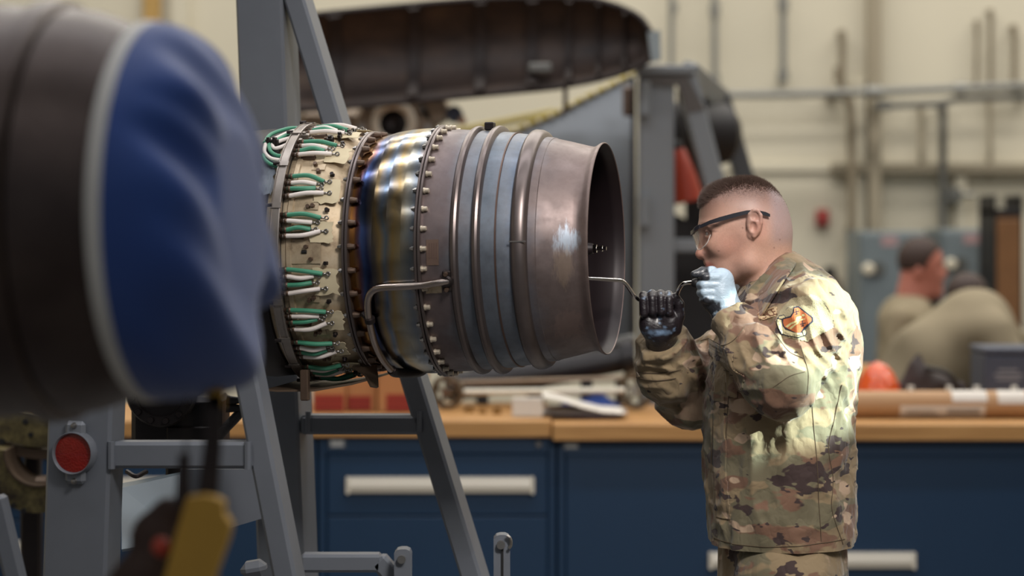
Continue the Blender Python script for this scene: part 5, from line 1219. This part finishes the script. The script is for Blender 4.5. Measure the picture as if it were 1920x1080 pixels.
# shoulder strap fold and pocket flap stand proud of the cloth
applique('pocket_flap', [(1366, 690), (1392, 704), (1386, 752), (1370, 748)], camoM, jacket, 0.004, 1.5, 0.002)
applique('front_placket', [(1352, 650), (1372, 660), (1366, 760), (1368, 900), (1376, 985), (1352, 985), (1346, 880), (1346, 760)], camoM, jacket, 0.003, 2.0, 0.002)

# ---- trousers and boots
f = Field(Vector((Qm(1300, 0).x, MY-0.26, 0.08)), Vector((Qm(1640, 0).x, MY+0.26, Qm(0, 1010).z)), 0.009)
xc = Qm(1468, 0).x; zt = Qm(0, 1000).z
f.add(f.cone((xc, MY, zt), (xc, MY, zt-0.10), 0.126, 0.128, 1.15), 0)
for d in (-0.10, 0.10): f.add(f.cone((xc-0.005, MY+d, zt-0.08), (xc-0.01, MY+d, 0.46), 0.100, 0.078), 0.03); f.add(f.cone((xc-0.01, MY+d, 0.46), (xc+0.01, MY+d*1.1, 0.12), 0.08, 0.07), 0.02)
f.D -= (0.006*ridge(f.noise(0.06, 31, (1, 1, 2)))).astype(np.float32); P, Q = f.mesh(); obj('trousers', (relax(P, Q), Q), camoM, MAN, angle=180, label='camouflage trousers')
bootM = mt('tan_boot', (112, 92, 68), 0.8)
for d in (-0.11, 0.11):
    f = Field((xc-0.26, MY+d-0.1, -0.01), (xc+0.14, MY+d+0.1, 0.24), 0.008); f.add(f.cone((xc+0.01, MY+d, 0.06), (xc-0.16, MY+d, 0.045), 0.058, 0.045), 0); f.add(f.cone((xc+0.01, MY+d, 0.06), (xc+0.01, MY+d, 0.2), 0.055, 0.06), 0.02); f.D = np.maximum(f.D, 0.002-f.Z+0*f.D); P, Q = f.mesh(); obj('boot', (P, Q), bootM, MAN, angle=180)

# ---- head and neck
f = Field(Qm(1290, 600, -0.115), Qm(1500, 325, 0.115), 0.0021)
f.add(f.sph(Qm(1400, 408), 76*sm, (1.01, 0.93, 0.96)), 0)
f.add(f.sph(Qm(1357, 398), 42*sm, (1.0, 1.22, 1.05)), 0.03)
f.add(f.sph(Qm(1430, 432), 47*sm, (1.0, 1.25, 1.1)), 0.03)
f.add(f.cone(Qm(1362, 440), Qm(1364, 498), 44*sm, 34*sm, 1.22), 0.03)
for s_ in (-1, 1):
    f.add(f.sph(Qm(1350, 458, s_*0.040), 20*sm, (1.2, 0.8, 0.9)), 0.025)       # cheekbone
    f.add(f.cone(Qm(1344, 529, s_*0.012), Qm(1404, 492, s_*0.050), 16*sm, 15*sm), 0.02)   # jaw
    f.add(f.cone(Qm(1404, 492, s_*0.050), Qm(1410, 450, s_*0.054), 14*sm, 14*sm), 0.03)
    f.add(f.cone(Qm(1320, 424, s_*0.012), Qm(1334, 423, s_*0.042), 8*sm, 7*sm), 0.012)  # brow
f.add(f.sph(Qm(1350, 492), 27*sm, (1.0, 1.1, 1.0)), 0.02)
f.add(f.sph(Qm(1340, 528), 17*sm, (0.95, 1.25, 0.95)), 0.02)
for s_ in (-1, 1): f.sub(f.sph(Qm(1322, 441, s_*0.034), 13*sm, (1, 1.15, 0.8)), 0.014)
f.add(f.cone(Qm(1324, 432), Qm(1314, 474), 6.5*sm, 8.5*sm), 0.012)     # nose
f.add(f.sph(Qm(1314, 478), 9.2*sm, (1, 1.05, 0.85)), 0.008)
for s_ in (-1, 1): f.add(f.sph(Qm(1324, 480, s_*0.0125), 8.2*sm, (1.15, 0.85, 0.8)), 0.006)
for s_ in (-1, 1): f.sub(f.sph(Qm(1318.5, 486.5, s_*0.008), 3.4*sm, (1.4, 0.9, 0.8)), 0.003)
f.add(f.cone(Qm(1328, 493.5, -0.014), Qm(1328, 493.5, 0.014), 5.2*sm, 5.2*sm), 0.010)
f.add(f.cone(Qm(1330, 503, -0.012), Qm(1330, 503, 0.012), 5.6*sm, 5.6*sm), 0.008)
f.sub(f.cone(Qm(1322, 498.6, -0.026), Qm(1322, 498.6, 0.026), 1.5*sm, 1.5*sm), 0.003)
for s_ in (-1, 1):
    f.add(f.sph(Qm(1333, 439, s_*0.031), 12.4*sm), 0.002)
    f.sub(f.sph(Qm(1322, 438.5, s_*0.036), 4*sm, (1.6, 1.6, 0.9)), 0.002)
f.add(f.cone(Qm(1432, 455), Qm(1446, 545), 47*sm, 50*sm, 1.08), 0.03); f.add(f.cone(Qm(1446, 545), Qm(1452, 590), 50*sm, 62*sm, 1.2), 0.02)
# ears
for s_ in (-1, 1):
    e_ = f.sph(Qm(1415, 418, s_*0.081), 15.5*sm, (0.98, 0.72, 1.66)); f.add(e_, 0.003)
    f.add(f.sph(Qm(1410, 438, s_*0.077), 9*sm, (1, 0.6, 1.2)), 0.004)
    f.sub(f.sph(Qm(1412, 426, s_*0.094), 8.2*sm, (0.95, 1.15, 1.35)), 0.002)
    f.sub(f.sph(Qm(1415, 407, s_*0.094), 8.5*sm, (0.9, 0.8, 0.8)), 0.002)
    f.add(f.sph(Qm(1404, 424, s_*0.083), 3.6*sm, (0.8, 0.8, 1.4)), 0.003)
for s_ in (-1, 1):
    f.chain([Qm(x, y, s_*d) for x, y, d in ((1403, 414, .080), (1405, 402, .086), (1412, 394, .089), (1421, 395, .091), (1427, 404, .092), (1427, 418, .091), (1422, 432, .088), (1414, 443, .084))], [3.2*sm]*7+[4*sm], 0.002)
HPt, HQ = f.mesh(); HPt = relax(HPt, HQ, 2, 0.4)
hx, hy = inv_px(HPt); hd = HPt[:, 1]-MY
def sstep(a, b, x): t_ = np.clip((x-a)/(b-a), 0, 1); return t_*t_*(3-2*t_)
def lerp(c, k_, col): return c*(1-k_[:, None])+np.array(col[:3])[None]*k_[:, None]
col = np.repeat(np.array(srgb(206, 164, 144)[:3])[None], len(HPt), 0); jr = RNG.uniform(-1, 1, len(HPt))
# colour of the skin: ruddier cheeks, nose, ears; stubble; shaved sides; lips
col = lerp(col, 0.5*np.exp(-(((hx-1362)/30)**2+((hy-458)/24)**2)), srgb(198, 138, 120)); col = lerp(col, 0.55*np.exp(-(((hx-1310)/14)**2+((hy-478)/12)**2)), srgb(200, 136, 118))
col = lerp(col, 0.6*np.exp(-(((hx-1414)/17)**2+((hy-420)/30)**2)), srgb(206, 140, 118))
stub = sstep(478, 500, hy)*(1-sstep(540, 556, hy))*(1-sstep(1395, 1420, hx)); col = lerp(col, 0.34*stub, srgb(132, 104, 94))
hairline = np.interp(hx, [1300, 1330, 1350, 1375, 1400, 1440, 1480], [386, 371, 360, 356, 358, 362, 376])
fade = 1-sstep(-6, 58, hy-hairline); col = lerp(col, 0.94*fade*(0.9+0.1*jr), srgb(64, 48, 43))
side = sstep(1340, 1400, hx)*(1-sstep(20, 110, hy-hairline)); col = lerp(col, 0.42*side*(1-fade), srgb(150, 136, 136))
back = sstep(1428, 1452, hx)*(1-sstep(440, 472, hy)); col = lerp(col, 0.55*back, srgb(156, 144, 148))
lip = np.exp(-(((hx-1326)/11)**2+((hy-498)/7.5)**2)**2); col = lerp(col, 0.75*lip, srgb(170, 98, 88))
brow = np.exp(-(((hx-1328)/16)**2+((hy-421-0.15*(hx-1328))/3.4)**2)**2)*(np.abs(hd) > 0.008); col = lerp(col, 0.75*brow, srgb(70, 50, 42))
for (mx, my) in ((1386, 427), (1456, 449), (1445, 464), (1343, 470)): col = lerp(col, 0.7*np.exp(-(((hx-mx)/1.6)**2+((hy-my)/1.6)**2)**2), srgb(110, 70, 58))
eye = np.exp(-(((hx-1324.5)/5)**2+((hy-438.5)/3.6)**2)**2)*(np.abs(np.abs(hd)-0.032) < 0.014); col = lerp(col, 0.8*eye, srgb(52, 36, 32))
lid = np.exp(-(((hx-1330)/11)**2+((hy-433.4)/2.0)**2)**2)*(np.abs(hd) > 0.018); col = lerp(col, 0.6*lid, srgb(92, 62, 54))
col *= (1+0.05*jr)[:, None]
n = NT('skin'); vc = n.n('ShaderNodeVertexColor', layer_name='Col').outputs['Color']
n.bump(n.noise(500, 3), 0.15, 0.0008)
skinM = n.done(n.mix(n.noise(120, 4, 0.7), vc, n.mix(0.22, vc, srgb(150, 92, 80))), 0.48, 0.0, Subsurface_Weight=0.12, Subsurface_Radius=(0.012, 0.005, 0.003), Subsurface_Scale=0.4)
body = obj('body', (HPt, HQ), skinM, MAN, angle=180, label='head and neck in profile with short faded haircut'); paint(body, col)
# eyeballs and irises
for s_ in (-1, 1):
    P, Q = None, None
    ey = obj('eyeball', xf(lathe([(-0.0112*math.cos(a), 0.0112*math.sin(a)+1e-5) for a in np.linspace(0.0, 2.2, 12)], 20), Matrix.Translation(Qm(1333.6, 439, s_*0.0312)) @ Matrix.Rotation(s_*0.12, 4, 'Z')), mt('eye_white', (188, 176, 168), 0.15), body)
    obj('iris', xf(lathe([(-0.01145*math.cos(a), 0.01145*math.sin(a)+1e-5) for a in np.linspace(0.0, 0.5, 6)], 16), Matrix.Translation(Qm(1333.6, 439, s_*0.0312)) @ Matrix.Rotation(s_*0.12, 4, 'Z')), mt('iris_brown', (44, 30, 24), 0.1), ey)
# hair: real short strands growing from the scalp
tri = HPt[HQ].mean(1); tx, ty = inv_px(tri); nrm = np.cross(HPt[HQ[:, 2]]-HPt[HQ[:, 0]], HPt[HQ[:, 3]]-HPt[HQ[:, 1]]); nl = np.linalg.norm(nrm, axis=1); nrm /= nl[:, None]+1e-12
cen = np.array(Qm(1398, 408)); sgn = np.sign(((tri-cen)*nrm).sum(1)); nrm *= sgn[:, None]
hl = np.interp(tx, [1300, 1308, 1330, 1350, 1375, 1400, 1440, 1480], [398, 392, 375, 364, 358, 358, 360, 368])
dens = np.clip((hl+38-ty)/50, 0, 1)**1.7*(tx > 1302)*(ty < 410)
dens = np.where(tx < 1352, np.clip((hl+3-ty)/6, 0, 1)*(tx > 1300), dens)
prob = dens*nl; prob /= prob.sum(); N = 19000
pick = RNG.choice(len(tri), N, p=prob); V = np.zeros((N*4, 3)); Fc = []
lenk = np.clip((hl[pick]+8-ty[pick])/40, 0.02, 1)
frontk = sstep(1400, 1312, tx[pick])
L_ = (0.0016+0.0105*lenk+0.012*frontk*lenk)*RNG.uniform(0.6, 1.25, N)
dirv = nrm[pick]*(0.55+0.25*lenk[:, None])+np.array([-0.45, 0, 0.12])[None]*(0.4+0.9*frontk)[:, None]+np.array([0, 0, 0.35])[None]*lenk[:, None]+RNG.normal(0, 0.22, (N, 3))
dirv /= np.linalg.norm(dirv, axis=1)[:, None]
base = tri[pick]+RNG.uniform(-0.0012, 0.0012, (N, 3))-nrm[pick]*0.001
s1 = np.cross(dirv, np.array([0.3, 0.8, 0.5])); s1 /= np.linalg.norm(s1, axis=1)[:, None]; s2 = np.cross(dirv, s1); rw = 0.00020+0.00036*lenk
V[0::4] = base+s1*rw[:, None]; V[1::4] = base-s1*rw[:, None]*0.5+s2*rw[:, None]*0.87; V[2::4] = base-s1*rw[:, None]*0.5-s2*rw[:, None]*0.87
V[3::4] = base+dirv*L_[:, None]+np.array([-0.002, 0, -0.002])[None]*frontk[:, None]
i4 = np.arange(N)*4; Fc = np.concatenate([np.stack([i4, i4+1, i4+3], 1), np.stack([i4+1, i4+2, i4+3], 1), np.stack([i4+2, i4, i4+3], 1)])
hr = obj('hair', (V, Fc), mt('brown_hair', (84, 65, 56), 0.55, 0, 0.35, 200), body, smooth=False, label='short dark brown hair faded at the sides'); hr['kind'] = 'stuff'

# ---- safety glasses
GL = thing('safety_glasses', 'x', 'x', tuple(Qm(1340, 420))); del GL['label']; del GL['category']; GL.parent = MAN
GL.matrix_local = WM[MAN.name].inverted() @ WM[GL.name]
plM = mt('dark_plastic', (40, 40, 46), 0.35)
for s_ in (-1, 1):
    A = [(1312, 425, .062), (1330, 417, .074), (1350, 411, .079), (1375, 404, .083), (1400, 398, .087), (1418, 397, .086), (1436, 401, .082), (1444, 404, .080)]
    hw = [3.0, 3.6, 4.2, 4.0, 3.6, 3.4, 3.6, 2.6]
    U = [Qm(x, y-h, s_*d) for (x, y, d), h in zip(A, hw)]; Lw = [Qm(x, y+h, s_*d) for (x, y, d), h in zip(A, hw)]
    obj('temple', strip(U, Lw, 0.0035*(1 if s_ < 0 else -1)), plM, GL, label='dark temple arm')
br = [(1313, 425, -.064), (1306, 430, -.056), (1302, 435, -.042), (1299, 437, -.02), (1298.5, 437, 0), (1299, 437, .02), (1302, 435, .042), (1306, 430, .056), (1313, 425, .064)]
obj('brow_bar', strip(catmull([Qm(x, y-4, d) for x, y, d in br], 4), catmull([Qm(x, y+3.2, d) for x, y, d in br], 4), 0.004), plM, GL)
nl_ = NT('clear_lens'); lensM = nl_.done((1, 1, 1, 1), 0.03, 0.0, Transmission_Weight=1.0, IOR=1.12, Alpha=0.26)
for s_ in (-1, 1):
    T = [(1299, 440, .006), (1300, 440, .022), (1303, 438, .044), (1307, 434, .057), (1316, 428, .066), (1328, 424, .071)]
    B_ = [(1306, 460, .010), (1308, 467, .022), (1313, 468, .042), (1318, 464, .054), (1326, 455, .063), (1332, 440, .068)]
    U = catmull([Qm(x, y, s_*d) for x, y, d in T], 4); Lw = catmull([Qm(x, y, s_*d) for x, y, d in B_], 4)
    ln_ = obj('lens', strip(U, Lw, 0.0016), lensM, GL, label='clear safety lens')
    obj('lens_rim', tube(Lw[::2], 0.0009, 6, 2), mt('clear_rim', (214, 206, 200), 0.15), ln_)

# ---- gloves with five fingers each
def glove(name, build, lo, hi, paintfun, h=0.0022):
    f = Field(lo, hi, h); build(f); P, Q = f.mesh(); P = relax(P, Q, 1, 0.4)
    o = obj(name, (P, Q), gloveM, MAN, angle=180); x, y = inv_px(P); paint(o, paintfun(P, x, y)); return o
n = NT('nitrile_glove'); vc = n.n('ShaderNodeVertexColor', layer_name='Col').outputs['Color']
n.bump(n.noise(90, 4, 0.6, n.map((1, 1, 1.6))), 0.45, 0.004)
gloveM = n.done(vc, 0.38, 0.0, Coat_Weight=0.15)
def vnoise(P, cell, seed):
    r = np.random.default_rng(seed); T = r.uniform(-1, 1, (40, 40, 40)); u = (P-P.min(0))/cell; i = u.astype(int); f_ = u-i; f_ = f_*f_*(3-2*f_); o = 0
    for a in (0, 1):
        for b in (0, 1):
            for c_ in (0, 1):
                w_ = (f_[:, 0] if a else 1-f_[:, 0])*(f_[:, 1] if b else 1-f_[:, 1])*(f_[:, 2] if c_ else 1-f_[:, 2])
                o = o+w_*T[(i[:, 0]+a) % 40, (i[:, 1]+b) % 40, (i[:, 2]+c_) % 40]
    return o
FD = -0.03          # depth of the crank grip relative to the body plane
def far_hand(f):
    q = lambda x, y, d: Qm(x, y, FD+d)
    f.add(f.sph(q(1236, 603, 0.010), 34*sm, (1.10, 0.55, 0.98)), 0); f.add(f.sph(q(1257, 604, -0.008), 19*sm, (0.95, 0.8, 1.25)), 0.012); f.add(f.sph(q(1216, 608, -0.004), 19*sm, (0.9, 0.8, 1.2)), 0.012)
    f.add(f.cone(q(1238, 620, 0.014), q(1243, 662, 0.058), 30*sm, 30*sm), 0.015)
    for x, dy in ((1206.5, 3), (1222.5, 0), (1238.5, 0), (1254, 2)):
        f2 = [q(x, 590, 0.020), q(x, 556+dy, 0.018), q(x, 551+dy, -0.006), q(x, 560+dy, -0.021), q(x+1, 584+dy, -0.022), q(x+2, 590, -0.014)]
        rr_ = [8.4, 8.6, 8.6, 8.4, 8.0, 7.4]; g_ = None
        for i in range(5):
            c_ = f.cone(f2[i], f2[i+1], rr_[i]*sm, rr_[i+1]*sm); g_ = c_ if g_ is None else np.minimum(g_, c_)
        f.add(g_, 0.0018)
    f.chain([q(1266, 618, 0.0), q(1273, 592, -0.006), q(1273, 570, -0.012), q(1267, 556, -0.018)], [12*sm, 10.5*sm, 9.5*sm, 7.5*sm], 0.004)
def far_paint(P, x, y):
    nz = vnoise(P, 0.010, 3)+0.6*vnoise(P, 0.004, 4); k = np.clip((nz-0.62)*1.3, 0, 0.6)
    k = np.maximum(k, np.clip(np.exp(-(((x-1232)/26)**2+((y-622)/8)**2))*1.0+nz*0.25-0.35, 0, 0.7))
    c = np.repeat(np.array(srgb(34, 28, 32)[:3])[None], len(P), 0); return lerp(c, k, srgb(128, 154, 184))  # bluish highlights painted into the black glove colour
glove('glove', far_hand, Qm(1180, 665, FD-0.06), Qm(1300, 530, FD+0.09), far_paint)['label'] = 'blackened glove on the far hand'
ND = -0.115
def near_hand(f):
    q = lambda x, y, d: Qm(x, y, ND+d)
    f.add(f.sph(q(1348, 540, 0.0), 31*sm, (0.86, 0.72, 1.08)), 0); f.add(f.sph(q(1354, 524, 0.002), 20*sm, (1, 0.9, 1)), 0.012); f.add(f.sph(q(1335, 566, 0.004), 18*sm, (1.1, 0.9, 0.9)), 0.012)
    f.add(f.cone(q(1354, 560, 0.004), q(1366, 592, -0.004), 28*sm, 31*sm), 0.015)
    for x, y, l in ((1317, 519, 0), (1314, 533, 0), (1315, 547, 0), (1320, 560, 0)):
        f2 = [q(1346, y+1, -0.014), q(x+6, y+1, -0.018), q(x-1, y+2, 0.004), q(x+4, y+3, 0.024), q(x+22, y+3, 0.030), q(x+32, y+2, 0.022)]
        rr_ = [9.5, 8.8, 8.3, 8.0, 7.8, 7.2]; g_ = None
        for i in range(5):
            c_ = f.cone(f2[i], f2[i+1], rr_[i]*sm, rr_[i+1]*sm); g_ = c_ if g_ is None else np.minimum(g_, c_)
        f.add(g_, 0.0012)
    f.chain([q(1352, 520, 0.02), q(1335, 509, 0.016), q(1318, 509, 0.010), q(1301, 514, 0.004)], [11*sm, 9.5*sm, 8.6*sm, 6.4*sm], 0.004)
def near_paint(P, x, y):
    nz = vnoise(P, 0.009, 5)+0.5*vnoise(P, 0.004, 6)
    k = np.clip((np.exp(-(((x-1318)/20)**2+((y-570)/17)**2)**1.5)*1.5+nz*0.35-0.45)*3, 0, 1)
    k = np.maximum(k, np.clip((sstep(1326, 1314, x)*(1-sstep(520, 526, y))+nz*0.12-0.3)*3, 0, 1)); k = np.maximum(k, np.clip((sstep(566, 580, y-0.25*(1366-x))+nz*0.2-0.45)*2.5, 0, 0.9))
    k = np.maximum(k, np.clip((nz-1.05)*3, 0, 0.5))
    c = np.repeat(np.array(srgb(176, 196, 212)[:3])[None], len(P), 0); return lerp(c, 0.96*k, srgb(32, 28, 32))
glove('glove', near_hand, Qm(1285, 615, ND-0.05), Qm(1400, 490, ND+0.06), near_paint)['label'] = 'pale blue smudged glove on the near hand'

# ---- crank tool held in both hands
CT = thing('crank_tool', 'chrome speed-crank wrench reaching into the exhaust, held in both gloves', 'tool', tuple(Qm(1235, 560, FD)))
path = [Qm(1040, 519, -0.10), Qm(1100, 522, -0.09), Qm(1150, 525, -0.07), Qm(1163, 526, -0.065), Qm(1172, 531, -0.06), Qm(1181, 543, -0.055), Qm(1190, 556, -0.05), Qm(1199, 562, FD-0.004), Qm(1215, 562, FD), Qm(1240, 562, FD), Qm(1262, 561, FD), Qm(1269, 554, FD-0.012), Qm(1273, 543, FD-0.035), Qm(1280, 533, FD-0.06), Qm(1291, 530, ND+0.02), Qm(1306, 530, ND+0.012)]
obj('crank_rod', tube(path, 3.7*sm, 14, 6), chrome, CT)
obj('grip_knob', tube([Qm(1298, 530, ND+0.014), Qm(1304, 530.5, ND+0.012), Qm(1313, 531, ND+0.01), Qm(1334, 532, ND+0.008)], [0.007, 0.0095, 0.009, 0.008], 16, 4), black, CT)
obj('socket', tube([Qm(1020, 518, -0.104), Qm(1042, 519, -0.10)], 0.008, 14, 1, False), steel, CT)
